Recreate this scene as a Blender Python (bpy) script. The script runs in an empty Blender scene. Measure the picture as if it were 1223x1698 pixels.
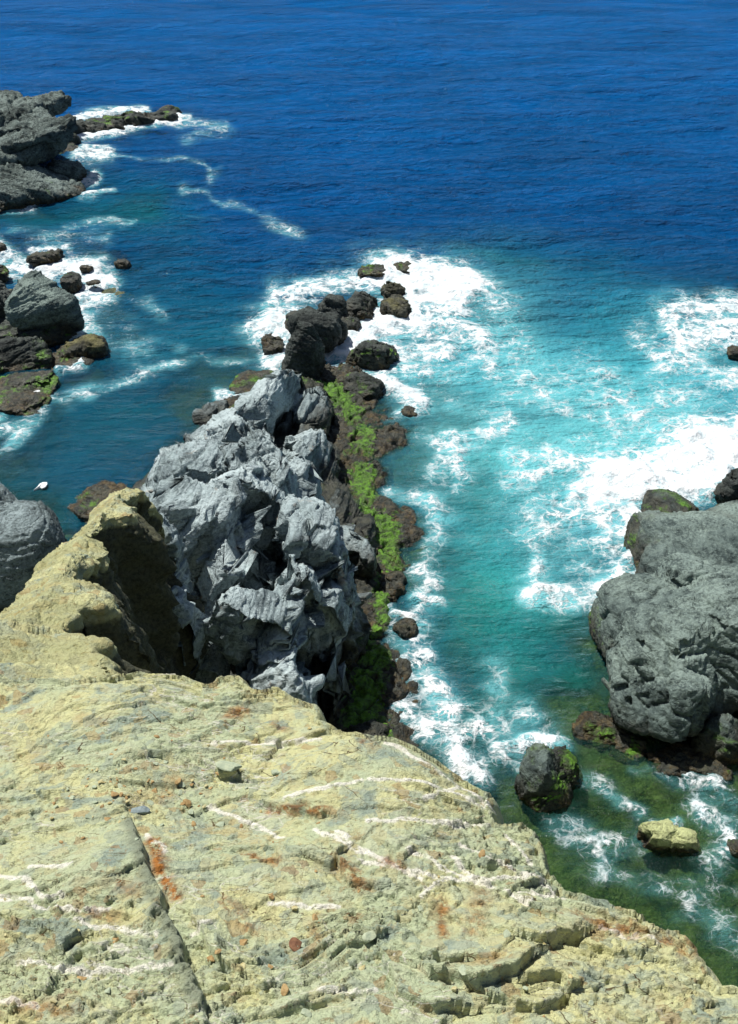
import bpy, math, random
import numpy as np
R = math.radians
SC = bpy.context.scene
COL = SC.collection
# ------------------------------------------------------------------ camera, world, sun
CAM_H, PITCH, VFOV = 18.0, 35.0, 54.0
cam_d = bpy.data.cameras.new('camera')
cam_d.sensor_fit = 'VERTICAL'
cam_d.angle = R(VFOV)
cam_d.clip_end = 6000
cam = bpy.data.objects.new('camera', cam_d)
COL.objects.link(cam)
cam.location = (0, 0, CAM_H)
cam.rotation_euler = (R(90 - PITCH), 0, 0)
SC.camera = cam

SUN_EL, SUN_AZ = 61.0, -46.0          # azimuth from +Y, negative is left
w = bpy.data.worlds.new('World')
SC.world = w
w.use_nodes = True
nt = w.node_tree
bg = nt.nodes['Background']
sky = nt.nodes.new('ShaderNodeTexSky')
sky.sky_type = 'NISHITA'
sky.sun_disc = False
sky.sun_elevation = R(SUN_EL)
sky.sun_rotation = R(SUN_AZ)
nt.links.new(sky.outputs[0], bg.inputs[0])
bg.inputs[1].default_value = 0.06
sd = bpy.data.lights.new('sun', 'SUN')
sd.energy = 5.0
sd.angle = R(0.5)
sd.color = (1.0, 0.97, 0.9)
sun = bpy.data.objects.new('sun', sd)
COL.objects.link(sun)
sun.location = (-20, 20, 40)
sun.rotation_euler = (R(90 - SUN_EL), 0, R(180 - SUN_AZ))
SC.view_settings.view_transform = 'Standard'
SC.view_settings.look = 'None'
SC.view_settings.exposure = 0.2
SC.view_settings.gamma = 1.0

# ------------------------------------------------------------------ survey helpers (photo pixel <-> place)
F = 849.0 / math.tan(R(VFOV / 2))
cp, sp = math.cos(R(PITCH)), math.sin(R(PITCH))

def ray(u, v):
    a, b = (u - 611.5) / F, (v - 849.0) / F
    return np.array([a, cp - b * sp, -sp - b * cp])

def P(u, v, z=0.0):
    d = ray(u, v)
    t = (z - CAM_H) / d[2]
    return np.array([d[0] * t, d[1] * t, z])

def mpp(p):                            # metres per photo pixel at a place
    return (p[1] * cp + (CAM_H - p[2]) * sp) / F

def chart(x, y, z=0.0):                # place -> photo pixel (for tracing marks on level surfaces)
    dz = CAM_H - z
    dep = y * cp + dz * sp
    dep = np.maximum(dep, 0.5)
    return 611.5 + F * x / dep, 849.0 - F * (y * sp - dz * cp) / dep

# ------------------------------------------------------------------ noise
def _h(ix, iy, iz, s):
    h = (ix.astype(np.int64) * 374761393 + iy.astype(np.int64) * 668265263 + iz.astype(np.int64) * 2147483647 + s * 1274126177) & 0xFFFFFFFF
    h = ((h ^ (h >> 13)) * 1274126177) & 0xFFFFFFFF
    h = ((h ^ (h >> 16)) * 2246822519) & 0xFFFFFFFF
    return ((h ^ (h >> 15)) & 0xFFFFFF).astype(np.float32) / 16777216.0

def vn(p, s=0):
    f = np.floor(p)
    t = (p - f).astype(np.float32)
    t = t * t * t * (t * (t * 6 - 15) + 10)
    i = f.astype(np.int64)
    x, y, z = i[:, 0], i[:, 1], i[:, 2]
    def L(a, b, k): return a + (b - a) * k
    tx, ty, tz = t[:, 0], t[:, 1], t[:, 2]
    a = L(L(_h(x, y, z, s), _h(x + 1, y, z, s), tx), L(_h(x, y + 1, z, s), _h(x + 1, y + 1, z, s), tx), ty)
    b = L(L(_h(x, y, z + 1, s), _h(x + 1, y, z + 1, s), tx), L(_h(x, y + 1, z + 1, s), _h(x + 1, y + 1, z + 1, s), tx), ty)
    return L(a, b, tz) * 2 - 1

ROT = np.array([[0.36, 0.48, -0.8], [-0.8, 0.6, 0.0], [0.48, 0.64, 0.6]])
def fbm(p, o=4, s=0, g=0.5):
    r, a, q = 0, 1.0, p
    for k in range(o):
        r = r + a * vn(q, s + k * 17)
        q = (q @ ROT) * 2.03
        a *= g
    return r

def ridged(p, o=3, s=0):
    r, a, q = 0, 1.0, p
    for k in range(o):
        r = r + a * (1 - np.abs(vn(q, s + k * 31)) * 2)
        q = (q @ ROT) * 2.1
        a *= 0.5
    return r

def vor(p, s=0):
    """F1, F2, random id and random tilt of the nearest cell"""
    f = np.floor(p)
    i = f.astype(np.int64)
    n = len(p)
    F1 = np.full(n, 9.0, np.float32); F2 = F1.copy()
    idn = np.zeros(n, np.float32); tl = np.zeros(n, np.float32)
    for dx in (-1, 0, 1):
        for dy in (-1, 0, 1):
            for dz in (-1, 0, 1):
                a, b, c = i[:, 0] + dx, i[:, 1] + dy, i[:, 2] + dz
                r1 = _h(a, b, c, s); r2 = _h(a, b, c, s + 5); r3 = _h(a, b, c, s + 9)
                ex = p[:, 0] - a - r1; ey = p[:, 1] - b - r2; ez = p[:, 2] - c - r3
                d = np.sqrt(ex * ex + ey * ey + ez * ez)
                m = d < F1
                F2 = np.where(m, F1, np.minimum(F2, d))
                F1 = np.where(m, d, F1)
                idn = np.where(m, (r1 * 7.13 + r2 * 3.7) % 1.0, idn)
                tl = np.where(m, ex * (r2 - .5) * 2 + ey * (r3 - .5) * 2 + ez * (r1 - .5) * 2, tl)
    return F1, F2, idn, tl

def sstep(a, b, x):
    t = np.clip((x - a) / (b - a), 0, 1)
    return t * t * (3 - 2 * t)

def dseg(x, y, pts, closed=False):
    """distance to polyline, and side sign of the nearest piece"""
    d = np.full(x.shape, 1e9); sg = np.ones(x.shape)
    pts = [np.asarray(q[:2], float) for q in pts]
    if closed: pts = pts + [pts[0]]
    for a, b in zip(pts[:-1], pts[1:]):
        ab = b - a
        L2 = max(ab @ ab, 1e-9)
        t = np.clip(((x - a[0]) * ab[0] + (y - a[1]) * ab[1]) / L2, 0, 1)
        dx, dy = x - a[0] - t * ab[0], y - a[1] - t * ab[1]
        e = np.sqrt(dx * dx + dy * dy)
        m = e < d
        d = np.where(m, e, d)
        sg = np.where(m, np.sign(ab[0] * dy - ab[1] * dx), sg)
    return d, sg

def inside(x, y, pts):
    r = np.zeros(x.shape, bool)
    n = len(pts)
    for k in range(n):
        x1, y1 = pts[k][:2]; x2, y2 = pts[(k + 1) % n][:2]
        c = (y1 > y) != (y2 > y)
        xi = (x2 - x1) * (y - y1) / ((y2 - y1) if y2 != y1 else 1e-9) + x1
        r ^= c & (x < xi)
    return r

def sdist(x, y, pts):                  # + inside
    d, _ = dseg(x, y, pts, True)
    return np.where(inside(x, y, pts), d, -d)

# ------------------------------------------------------------------ object helpers
def tag(o, label=None, cat=None, group=None, kind=None):
    if label: o['label'] = label
    if cat: o['category'] = cat
    if group: o['group'] = group
    if kind: o['kind'] = kind
    return o

def mesh_obj(name, V, faces, mat, origin=None, parent=None, smooth=True, attrs=None):
    V = np.asarray(V, np.float32)
    if origin is None: origin = np.array([0, 0, 0.0])
    me = bpy.data.meshes.new(name)
    if isinstance(faces, np.ndarray):
        k = faces.shape[1]
        me.vertices.add(len(V)); me.vertices.foreach_set('co', (V - origin.astype(np.float32)).ravel())
        me.loops.add(faces.size); me.loops.foreach_set('vertex_index', faces.ravel().astype(np.int32))
        me.polygons.add(len(faces)); me.polygons.foreach_set('loop_start', np.arange(0, faces.size, k, dtype=np.int32))
        me.update(calc_edges=True)
    else:
        me.from_pydata([tuple(map(float, v - origin)) for v in V], [], faces)
    me.polygons.foreach_set('use_smooth', np.full(len(me.polygons), smooth))
    for an, (ty, arr) in (attrs or {}).items():
        at = me.attributes.new(an, ty, 'POINT')
        at.data.foreach_set('color' if ty == 'FLOAT_COLOR' else 'value', np.asarray(arr, np.float32).ravel())
    me.materials.append(mat)
    o = bpy.data.objects.new(name, me)
    o.location = origin
    COL.objects.link(o)
    if parent:
        o.parent = parent
        o.location = origin - np.array(parent.location)
    return o

def grid_faces(nx, ny):                # verts indexed j*nx+i
    i, j = np.meshgrid(np.arange(nx - 1), np.arange(ny - 1))
    a = (j * nx + i).ravel()
    return np.stack([a, a + 1, a + nx + 1, a + nx], 1)

def ticks(*spans):                     # (start, end, step) pieces joined
    out = []
    for a, b, s in spans:
        n = max(1, int(round((b - a) / s)))
        out += list(a + (b - a) * np.arange(n) / n)
    out.append(spans[-1][1])
    return np.array(out)

# ------------------------------------------------------------------ node helper
class NT:
    def __init__(s, name):
        s.m = bpy.data.materials.new(name); s.m.use_nodes = True
        s.t = s.m.node_tree; s.t.nodes.clear()
        s.out = s.t.nodes.new('ShaderNodeOutputMaterial')
        s.geo = s.t.nodes.new('ShaderNodeNewGeometry')
        s.pos = s.geo.outputs['Position']
    def put(s, sock, v):
        if isinstance(v, bpy.types.NodeSocket): s.t.links.new(v, sock)
        elif isinstance(v, (tuple, list)) and len(v) == 3 and sock.type == 'RGBA': sock.default_value = (*v, 1)
        else: sock.default_value = v
    def m_(s, op, a, b=None, c=None, clamp=False):
        n = s.t.nodes.new('ShaderNodeMath'); n.operation = op; n.use_clamp = clamp
        for k, v in enumerate((a, b, c)):
            if v is not None: s.put(n.inputs[k], v)
        return n.outputs[0]
    def add(s, a, b): return s.m_('ADD', a, b)
    def sub(s, a, b): return s.m_('SUBTRACT', a, b)
    def mul(s, a, b): return s.m_('MULTIPLY', a, b)
    def scale(s, v, xyz, rot=None):
        n = s.t.nodes.new('ShaderNodeMapping')
        s.put(n.inputs[0], v); n.inputs['Scale'].default_value = xyz
        if rot: n.inputs['Rotation'].default_value = rot
        return n.outputs[0]
    def noise(s, v, sc, det=4, rough=.55, dist=0, col=False):
        n = s.t.nodes.new('ShaderNodeTexNoise')
        s.put(n.inputs['Vector'], v); n.inputs['Scale'].default_value = sc
        n.inputs['Detail'].default_value = det; n.inputs['Roughness'].default_value = rough
        n.inputs['Distortion'].default_value = dist
        return n.outputs['Color' if col else 'Fac']
    def voro(s, v, sc, feat='DISTANCE_TO_EDGE', out='Distance'):
        n = s.t.nodes.new('ShaderNodeTexVoronoi'); n.feature = feat
        s.put(n.inputs['Vector'], v); n.inputs['Scale'].default_value = sc
        return n.outputs[out]
    def ss(s, v, a, b, lo=0.0, hi=1.0):
        n = s.t.nodes.new('ShaderNodeMapRange'); n.interpolation_type = 'SMOOTHSTEP'
        s.put(n.inputs['Value'], v); s.put(n.inputs['From Min'], a); s.put(n.inputs['From Max'], b)
        n.inputs['To Min'].default_value = lo; n.inputs['To Max'].default_value = hi
        return n.outputs['Result']
    def mix(s, f, a, b):
        n = s.t.nodes.new('ShaderNodeMix'); n.data_type = 'RGBA'
        s.put(n.inputs['Factor'], f); s.put(n.inputs[6], a); s.put(n.inputs[7], b)
        return n.outputs[2]
    def warp(s, v, sc, amt):
        c = s.noise(v, sc, 3, col=True)
        a = s.t.nodes.new('ShaderNodeVectorMath'); a.operation = 'MULTIPLY_ADD'
        s.put(a.inputs[0], c); a.inputs[1].default_value = (amt,) * 3; s.put(a.inputs[2], v)
        return a.outputs[0]
    def sep(s, v):
        n = s.t.nodes.new('ShaderNodeSeparateXYZ'); s.put(n.inputs[0], v); return n.outputs
    def attr(s, name, out='Fac'):
        n = s.t.nodes.new('ShaderNodeAttribute'); n.attribute_name = name; return n.outputs[out]
    def bump(s, h, dist, strength=1.0, normal=None):
        n = s.t.nodes.new('ShaderNodeBump'); s.put(n.inputs['Height'], h)
        n.inputs['Distance'].default_value = dist; s.put(n.inputs['Strength'], strength)
        if normal is not None: s.put(n.inputs['Normal'], normal)
        return n.outputs[0]
    def pbr(s, col, rough=.8, normal=None, spec=.3):
        n = s.t.nodes.new('ShaderNodeBsdfPrincipled')
        s.put(n.inputs['Base Color'], col); s.put(n.inputs['Roughness'], rough)
        s.put(n.inputs['Specular IOR Level'], spec)
        if normal is not None: s.put(n.inputs['Normal'], normal)
        return n.outputs[0]
    def mixsh(s, f, a, b):
        n = s.t.nodes.new('ShaderNodeMixShader'); s.put(n.inputs[0], f)
        s.t.links.new(a, n.inputs[1]); s.t.links.new(b, n.inputs[2]); return n.outputs[0]
    def done(s, sh):
        s.t.links.new(sh, s.out.inputs[0]); return s.m

# ------------------------------------------------------------------ materials
def rock_material(name, light, mid, dark, wet_top=0.5, wet_soft=0.5, green=0.0, brown=1.0, warm=0.0, fine=1.0, tawny=0.0, strip=False):
    n = NT(name)
    st = n.scale(n.pos, (1.0, .45, 2.2), (R(24), R(-28), R(35)))     # foliation of the schist
    stw = n.warp(st, .5, 1.0)
    big = n.noise(n.pos, .55, 5, .6)
    strk = n.noise(stw, 3.2 * fine, 6, .62)
    spk = n.noise(n.pos, 14 * fine, 5, .7)
    c = n.mix(n.ss(strk, .38, .60), dark, mid)
    c = n.mix(n.ss(n.add(n.mul(big, .55), n.mul(spk, .45)), .44, .6), c, light)
    c = n.mix(n.ss(spk, .62, .74, 0, .55), c, tuple(min(1, k * 1.25) for k in light))
    c = n.mix(n.ss(n.noise(n.pos, 22 * fine, 3, .6), .62, .72, 0, .45), c, tuple(k * .6 for k in dark))
    if warm > 0:
        c = n.mix(n.ss(n.noise(n.pos, 1.3, 5, .65), .62, .72, 0, warm), c, (.42, .27, .16))
    if tawny > 0:
        c = n.mix(n.ss(n.noise(n.pos, .8, 5, .6), .45, .6, 0, tawny), c, (.24, .22, .09))
    z = n.sep(n.pos)[2]
    zz = n.add(z, n.mul(n.sub(n.noise(n.pos, 1.1, 5, .65), .5), -1.6))
    wet = n.ss(zz, wet_top + wet_soft, wet_top - wet_soft * .3)
    wcol = n.mix(n.ss(n.noise(n.pos, 3.0, 5, .65), .4, .6), (.018, .022, .018), (.06, .062, .045))
    c = n.mix(wet, c, wcol)
    # weed close to the waterline
    br = n.mul(n.ss(zz, .42, .05), n.ss(n.noise(n.pos, 2.6, 5, .7), .42, .58))
    bcol = n.mix(n.ss(n.noise(n.pos, 6, 4, .7), .42, .62), (.028, .020, .01), (.115, .082, .032))
    c = n.mix(n.mul(br, brown), c, bcol)
    if green > 0:
        up = n.sep(n.geo.outputs['Normal'])[2]
        g = n.mul(n.mul(n.ss(zz, .95, .45), n.ss(zz, -.15, .1)), n.mul(n.ss(up, .35, .8), n.ss(n.noise(n.pos, .9, 5, .65), .62 - .25 * green, .70 - .2 * green)))
        if strip: g = n.mul(n.ss(n.add(n.attr('weed'), n.mul(n.sub(n.noise(n.pos, 2.2, 6, .75), .5), 3.4)), .42, .66), n.ss(zz, -.1, .1))
        gcol = n.mix(n.ss(n.noise(n.pos, 7, 5, .75), .35, .65), (.035, .07, .012), (.13, .30, .02))
        c = n.mix(g, c, gcol)
    h = n.add(n.mul(strk, 1.0), n.add(n.mul(spk, .45), n.mul(n.noise(n.pos, 45 * fine, 3, .6), .12)))
    h = n.add(h, n.mul(n.sep(n.voro(n.warp(stw, 1.2, .5), 5 * fine, 'F1', 'Color'))[0], .30))
    h = n.add(h, n.mul(n.sep(n.voro(n.warp(stw, 3, .2), 15 * fine, 'F1', 'Color'))[1], .14))
    cr = n.ss(n.voro(n.warp(stw, 1.5, .5), 1.6 * fine), 0, .05)
    h = n.add(h, n.mul(cr, .12))
    nm = n.bump(h, .12 / fine, .9)
    rough = n.ss(wet, 0, 1, .85, .42)
    return n.done(n.pbr(c, rough, nm, .35))

GREY = rock_material('grey_schist', (.50, .59, .60), (.31, .385, .395), (.12, .155, .165), 1.0, .6, .45, 1, .5)
GREENGREY = rock_material('green_grey_schist', (.25, .32, .285), (.135, .18, .165), (.042, .062, .06), .6, .5, .5, 1, 0)
BLUEGREY = rock_material('blue_grey_schist', (.30, .37, .38), (.16, .205, .21), (.05, .068, .07), .5, .5, .2, 1, 0)
FARROCK = rock_material('weathered_green_schist', (.21, .265, .245), (.095, .125, .115), (.025, .036, .034), .15, .5, .3, 1, 0, .7)
DARK = rock_material('wet_dark_schist', (.095, .11, .10), (.045, .055, .05), (.014, .018, .018), .3, .6, .35, 1, 0, .9)
LEDGE = rock_material('weedy_ledge_rock', (.17, .19, .16), (.085, .095, .078), (.035, .042, .036), .5, .5, .55, 1, 0)
TIDAL = rock_material('tidal_ledge_rock', (.16, .18, .15), (.08, .09, .072), (.03, .037, .03), .5, .5, .9, .9, 0, strip=True)
MOSSY = rock_material('weedy_brown_rock', (.12, .12, .075), (.052, .052, .032), (.018, .018, .012), .3, .4, .12, 1, 0, 1, .7)
PALE = rock_material('pale_lime_rock', (.52, .56, .27), (.40, .42, .22), (.2, .2, .1), .12, .2, .2, 1, 0)
REEF = rock_material('reef_rock', (.20, .20, .115), (.085, .105, .055), (.02, .04, .028), -2.8, .4, 0, .12, 0, 1, .35)

def cliff_material(name, detail=1.0, spur=0.0):
    n = NT(name)
    pos = n.pos
    st = n.scale(pos, (1, 1.4, 1.6), (R(20), R(15), R(-25)))
    a = n.noise(pos, 1.1, 6, .62, .6)
    b = n.noise(st, 3.2 * detail, 6, .65, .8)
    f = n.noise(pos, 24 * detail, 5, .7)
    c = n.mix(n.ss(a, .42, .58), (.62, .61, .32), (.49, .55, .35))
    c = n.mix(n.ss(b, .47, .62), c, (.52, .56, .37))
    c = n.mix(n.ss(n.noise(st, 2.1, 5, .6, .5), .56, .66, 0, .9), c, (.30, .37, .30))
    c = n.mix(n.ss(n.noise(pos, 1.9, 5, .7, .4), .57, .68, 0, .75), c, (.50, .41, .20))
    c = n.mix(n.ss(n.noise(pos, 5.5 * detail, 5, .7, .3), .62, .70, 0, .5), c, (.30, .165, .06))
    c = n.mix(n.ss(f, .58, .70, 0, .6), c, (.60, .58, .36))
    c = n.mix(n.ss(f, .45, .33, 0, .7), c, (.19, .18, .095))
    sc2 = n.voro(n.warp(n.scale(pos, (.6, 1.5, 1), (0, 0, R(-22))), 3.5, .3), 3.4 * detail)
    sc2 = n.voro(n.warp(n.scale(pos, (.45, 1.6, 1), (0, 0, R(-18))), 2.0, .10), 4.2 * detail)
    c = n.mix(n.mul(n.ss(sc2, .011, .003), n.ss(n.noise(pos, 2.3, 3), .50, .58)), c, (.12, .09, .045))
    c = n.mix(n.ss(n.noise(n.scale(pos, (.5, 2.2, 1), (0, 0, R(25))), 9 * detail, 5, .7), .60, .70, 0, .6), c, (.17, .16, .08))
    # small chips each with their own tint
    cid = n.voro(n.warp(pos, 6, .12), 13 * detail, 'F1', 'Color')
    cs = n.sep(cid)
    c = n.mix(n.ss(cs[0], .80, .86, 0, .45), c, (.27, .33, .28))
    c = n.mix(n.ss(cs[1], .94, .97, 0, .5), c, (.36, .21, .09))
    c = n.mix(n.ss(n.noise(st, 16, 4, .7), .60, .68, 0, .55), c, (.33, .22, .10))
    c = n.mix(n.ss(n.noise(n.scale(pos, (1, 2.4, 1), (0, 0, R(-30))), 7, 6, .75), .59, .66, 0, .55), c, (.26, .29, .21))
    c = n.mix(n.ss(cs[2], .82, .88, 0, .5), c, (.52, .48, .26))
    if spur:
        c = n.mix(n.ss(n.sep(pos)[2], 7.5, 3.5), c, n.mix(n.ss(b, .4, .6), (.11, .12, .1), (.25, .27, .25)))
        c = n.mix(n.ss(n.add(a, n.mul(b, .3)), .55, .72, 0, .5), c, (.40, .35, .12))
        c = n.mix(n.ss(n.add(n.attr('wall'), n.mul(n.sub(b, .5), 1.2)), .3, .7, 0, .9), c, n.mix(n.ss(f, .4, .6), (.028, .032, .028), (.08, .082, .055)))  # shade of the gully face painted into the rock colour
    else:
        gate = n.ss(n.noise(pos, .9, 3), .45, .6)
        for sc, rot, off in ((.8, -20, .5), (1.3, 65, .47)):
            v = n.noise(n.scale(pos, (.5, 1.7, 1), (0, 0, R(rot))), sc * 1.6, 4, .5, .3)
            line = n.ss(n.m_('ABSOLUTE', n.sub(v, off)), .0045, .001)
            c = n.mix(n.mul(n.mul(line, gate), .8), c, (.72, .70, .60))
        jag = n.mul(n.sub(n.noise(pos, 14, 5, .7), .5), .09)
        vd = n.add(n.attr('vein'), n.m_('ABSOLUTE', jag))
        c = n.mix(n.mul(n.ss(vd, .030, .012, 0, .95), n.mul(n.ss(n.noise(pos, 7, 4, .7), .34, .46), n.ss(f, .33, .44))), c, (.86, .83, .72))
        ru = n.mul(n.attr('rust'), n.ss(n.noise(pos, 11, 5, .7), .38, .55))
        c = n.mix(ru, c, n.mix(n.ss(n.noise(pos, 18, 4, .7), .4, .6), (.15, .06, .02), (.42, .17, .04)))
        sl = n.attr('slate')
        c = n.mix(n.mul(sl, n.ss(b, .3, .5)), c, (.25, .28, .2))
    h = n.add(n.mul(b, .6), n.add(n.mul(f, .6), n.mul(n.noise(pos, 80, 3, .6), .08)))
    cr = n.ss(n.voro(n.warp(st, 2, .35), 5.0 * detail), 0, .035)
    h = n.add(h, n.mul(cs[0], .30))
    h = n.add(h, n.mul(n.sep(n.voro(n.warp(st, 3, .25), 30 * detail, 'F1', 'Color'))[1], .26))
    nm = n.bump(h, .07 / detail, 1.0)
    return n.done(n.pbr(c, .9, nm, .2))

CLIFF = cliff_material('yellow_green_slate')
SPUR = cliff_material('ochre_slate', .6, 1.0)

# ------------------------------------------------------------------ sea: traced foam and colour
# strokes: points in photo pixels, radius across, strength
FOAM = [
    # surf round the point
    ([(455, 485), (540, 468), (620, 455)], 20, 1.0), ([(620, 455), (700, 450), (765, 470)], 26, 1.3), ([(690, 480), (750, 490), (775, 470)], 28, 1.5),
    ([(560, 570), (620, 540), (680, 520)], 26, 1.3), ([(640, 540), (740, 530), (800, 560)], 26, .8), ([(540, 580), (600, 575)], 14, 1.3),
    ([(430, 540), (500, 520)], 24, .95), ([(450, 600), (480, 570), (440, 520)], 20, .9), ([(410, 545), (460, 495)], 24, .6),
    ([(630, 625), (650, 650), (690, 665)], 15, 1.25), ([(600, 625), (640, 640)], 13, 1.2), ([(660, 590), (730, 580)], 22, .95), ([(690, 620), (800, 600)], 30, .5),
    ([(780, 470), (830, 520), (870, 620)], 40, .38), ([(360, 660), (400, 655)], 10, .95), ([(440, 598), (480, 600)], 11, 1.0),
    ([(470, 570), (500, 640)], 20, .5), ([(690, 440), (620, 440)], 8, 1.1), ([(280, 600), (330, 590), (440, 600)], 11, .38),
    # right surf
    ([(1110, 520), (1180, 515), (1260, 505)], 18, 1.0), ([(1130, 560), (1260, 545)], 30, .95), ([(1090, 590), (1160, 610), (1260, 640)], 22, .7),
    ([(1060, 560), (1100, 600)], 30, .42), ([(990, 640), (1040, 690), (1100, 720)], 38, .55), ([(1100, 650), (1260, 700)], 45, .42),
    ([(850, 760), (960, 770), (1080, 775)], 26, .72), ([(1000, 800), (1090, 790), (1170, 750), (1260, 720)], 36, 1.5), ([(1080, 810), (1180, 790)], 32, 1.5), ([(1150, 740), (1260, 760)], 42, 1.3),
    ([(960, 830), (1040, 850), (1055, 900)], 36, .85), ([(870, 800), (930, 850)], 40, .5), ([(890, 870), (960, 900), (1030, 930)], 48, .55),
    ([(885, 985), (960, 990), (1030, 965)], 20, .95), ([(1050, 830), (1060, 880), (1045, 930)], 14, .95), ([(900, 1000), (990, 1010)], 16, .5), ([(890, 910), (885, 975)], 16, .6),
    # channel middle
    ([(750, 740), (800, 720), (850, 700)], 18, .62), ([(745, 730), (765, 790)], 20, .7), ([(820, 580), (900, 640), (980, 620)], 60, .36), ([(980, 700), (900, 660), (880, 600)], 10, .45), ([(1000, 620), (1010, 700)], 14, .55), ([(760, 660), (900, 720), (1000, 740)], 50, .28),
    ([(840, 800), (760, 860)], 60, .22),
    # left margin of the channel
    ([(700, 720), (730, 750), (725, 790)], 18, .5), ([(650, 690), (700, 680)], 12, .5), ([(650, 820), (720, 830)], 16, .5), ([(715, 830), (725, 890), (705, 960)], 22, .62),
    ([(680, 990), (730, 995)], 9, .9), ([(695, 950), (690, 1040), (700, 1100)], 22, .66), ([(660, 1080), (700, 1130), (740, 1170)], 26, .8),
    ([(660, 1180), (710, 1200), (760, 1230)], 32, .72), ([(770, 1270), (800, 1285)], 24, 1.1), ([(820, 1240), (880, 1230), (940, 1235)], 13, .9),
    ([(750, 1190), (820, 1220), (860, 1250)], 30, .62), ([(820, 1100), (830, 1180)], 30, .36), ([(860, 1180), (920, 1210)], 26, .4), ([(640, 1000), (660, 1050)], 12, .5),
    ([(650, 1020), (685, 1025)], 8, .9), ([(640, 1160), (700, 1190)], 10, .8),
    # bottom right pools
    ([(930, 1280), (1020, 1320), (1060, 1350)], 12, .55), ([(910, 1360), (960, 1400), (1060, 1400)], 22, .5), ([(960, 1290), (1000, 1300)], 12, .5), ([(930, 1350), (1000, 1440)], 30, .42),
    ([(1140, 1290), (1190, 1300), (1223, 1340)], 16, .62), ([(1180, 1290), (1195, 1300)], 10, .7), ([(1160, 1330), (1223, 1390), (1180, 1430)], 26, .6), ([(1080, 1370), (1120, 1362)], 9, .9),
    ([(1150, 1500), (1223, 1560)], 35, .45), ([(1050, 1270), (1120, 1300), (1190, 1330)], 14, .45), ([(1000, 1440), (1100, 1480)], 25, .36), ([(1060, 1450), (1223, 1480)], 14, .3),
    # left bay
    ([(-40, 440), (40, 440)], 16, .9), ([(60, 445), (110, 435), (160, 445)], 14, 1.3), ([(120, 465), (180, 455)], 12, 1.1), ([(130, 490), (180, 480)], 16, .85), ([(140, 530), (160, 560)], 22, .62),
    ([(110, 560), (130, 550)], 10, 1.1), ([(-20, 405), (20, 430)], 14, .7), ([(150, 570), (210, 560)], 22, .36), ([(160, 490), (230, 580)], 34, .3), ([(20, 390), (90, 395), (180, 400)], 12, .45), ([(50, 410), (110, 412)], 7, .8),
    ([(95, 612), (140, 600)], 7, .95), ([(60, 660), (85, 640)], 8, .8), ([(-20, 720), (60, 690), (90, 665)], 10, .6), ([(-20, 770), (40, 710)], 10, .62), ([(20, 660), (0, 690)], 10, .6),
    ([(100, 668), (160, 655), (230, 630), (290, 600)], 6, .45), ([(100, 668), (290, 600)], 14, .35), ([(250, 560), (300, 570)], 14, .3), ([(230, 490), (260, 510)], 16, .34),
    # far left
    ([(100, 212), (160, 200), (240, 190)], 6, 1.1), ([(110, 232), (200, 222), (300, 200)], 6, 1.3), ([(300, 195), (370, 208)], 9, .62), ([(280, 190), (320, 192)], 4, 1.1),
    ([(130, 262), (180, 262)], 13, 1.0), ([(140, 245), (180, 250)], 6, .9), ([(190, 268), (250, 270), (330, 280), (350, 300)], 5, .42), ([(345, 300), (370, 290)], 8, .3), ([(345, 325), (400, 345), (440, 362), (490, 398)], 6, .42), ([(440, 362), (490, 392)], 14, .42),
    ([(60, 330), (110, 305), (160, 295)], 7, 1.0), ([(-20, 350), (50, 335)], 9, .8), ([(140, 322), (190, 316)], 6, .8), ([(300, 230), (380, 212)], 12, .28), ([(150, 370), (220, 368)], 6, .5), ([(320, 360), (360, 364)], 6, .35),
    ([(300, 318), (340, 320)], 6, .4), ([(110, 380), (200, 372)], 8, .4),
]
# colour strokes: points, radius, linear colour, strength
WCOL = [
    ([(0, 300), (200, 340), (300, 360)], 50, (.006, .15, .18), .4), ([(0, 360), (260, 350)], 24, (.010, .15, .11), .5),
    ([(-50, 780), (150, 720), (330, 620)], 110, (.006, .085, .115), .75), ([(60, 850), (0, 830)], 60, (.008, .075, .07), .75),
    ([(250, 500), (400, 600)], 90, (.012, .17, .26), .5),
    ([(820, 430), (1000, 450)], 34, (.008, .12, .16), .35), ([(760, 410), (880, 430)], 18, (.008, .12, .11), .4),
    ([(820, 560), (900, 640), (1050, 640)], 95, (.10, .47, .54), 1.0), ([(760, 700), (900, 760), (1100, 700)], 100, (.12, .50, .54), .95),
    ([(1000, 560), (1223, 600)], 70, (.03, .33, .43), .8), ([(700, 520), (780, 600)], 50, (.04, .40, .50), .7),
    ([(780, 860), (820, 960)], 100, (.045, .36, .37), 1.0), ([(800, 1040), (850, 1080)], 75, (.020, .25, .225), .95), ([(930, 1060), (960, 1130)], 60, (.010, .13, .10), .9),
    ([(820, 1180), (760, 1240)], 75, (.012, .10, .09), .9), ([(950, 1320), (900, 1420), (1000, 1500)], 90, (.012, .085, .04), 1.0),
    ([(1100, 1300), (1200, 1400), (1150, 1600)], 130, (.018, .085, .035), 1.0), ([(1020, 1310), (1150, 1340)], 30, (.02, .12, .05), .6), ([(880, 870), (980, 930)], 40, (.012, .17, .17), .6),
]

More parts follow.
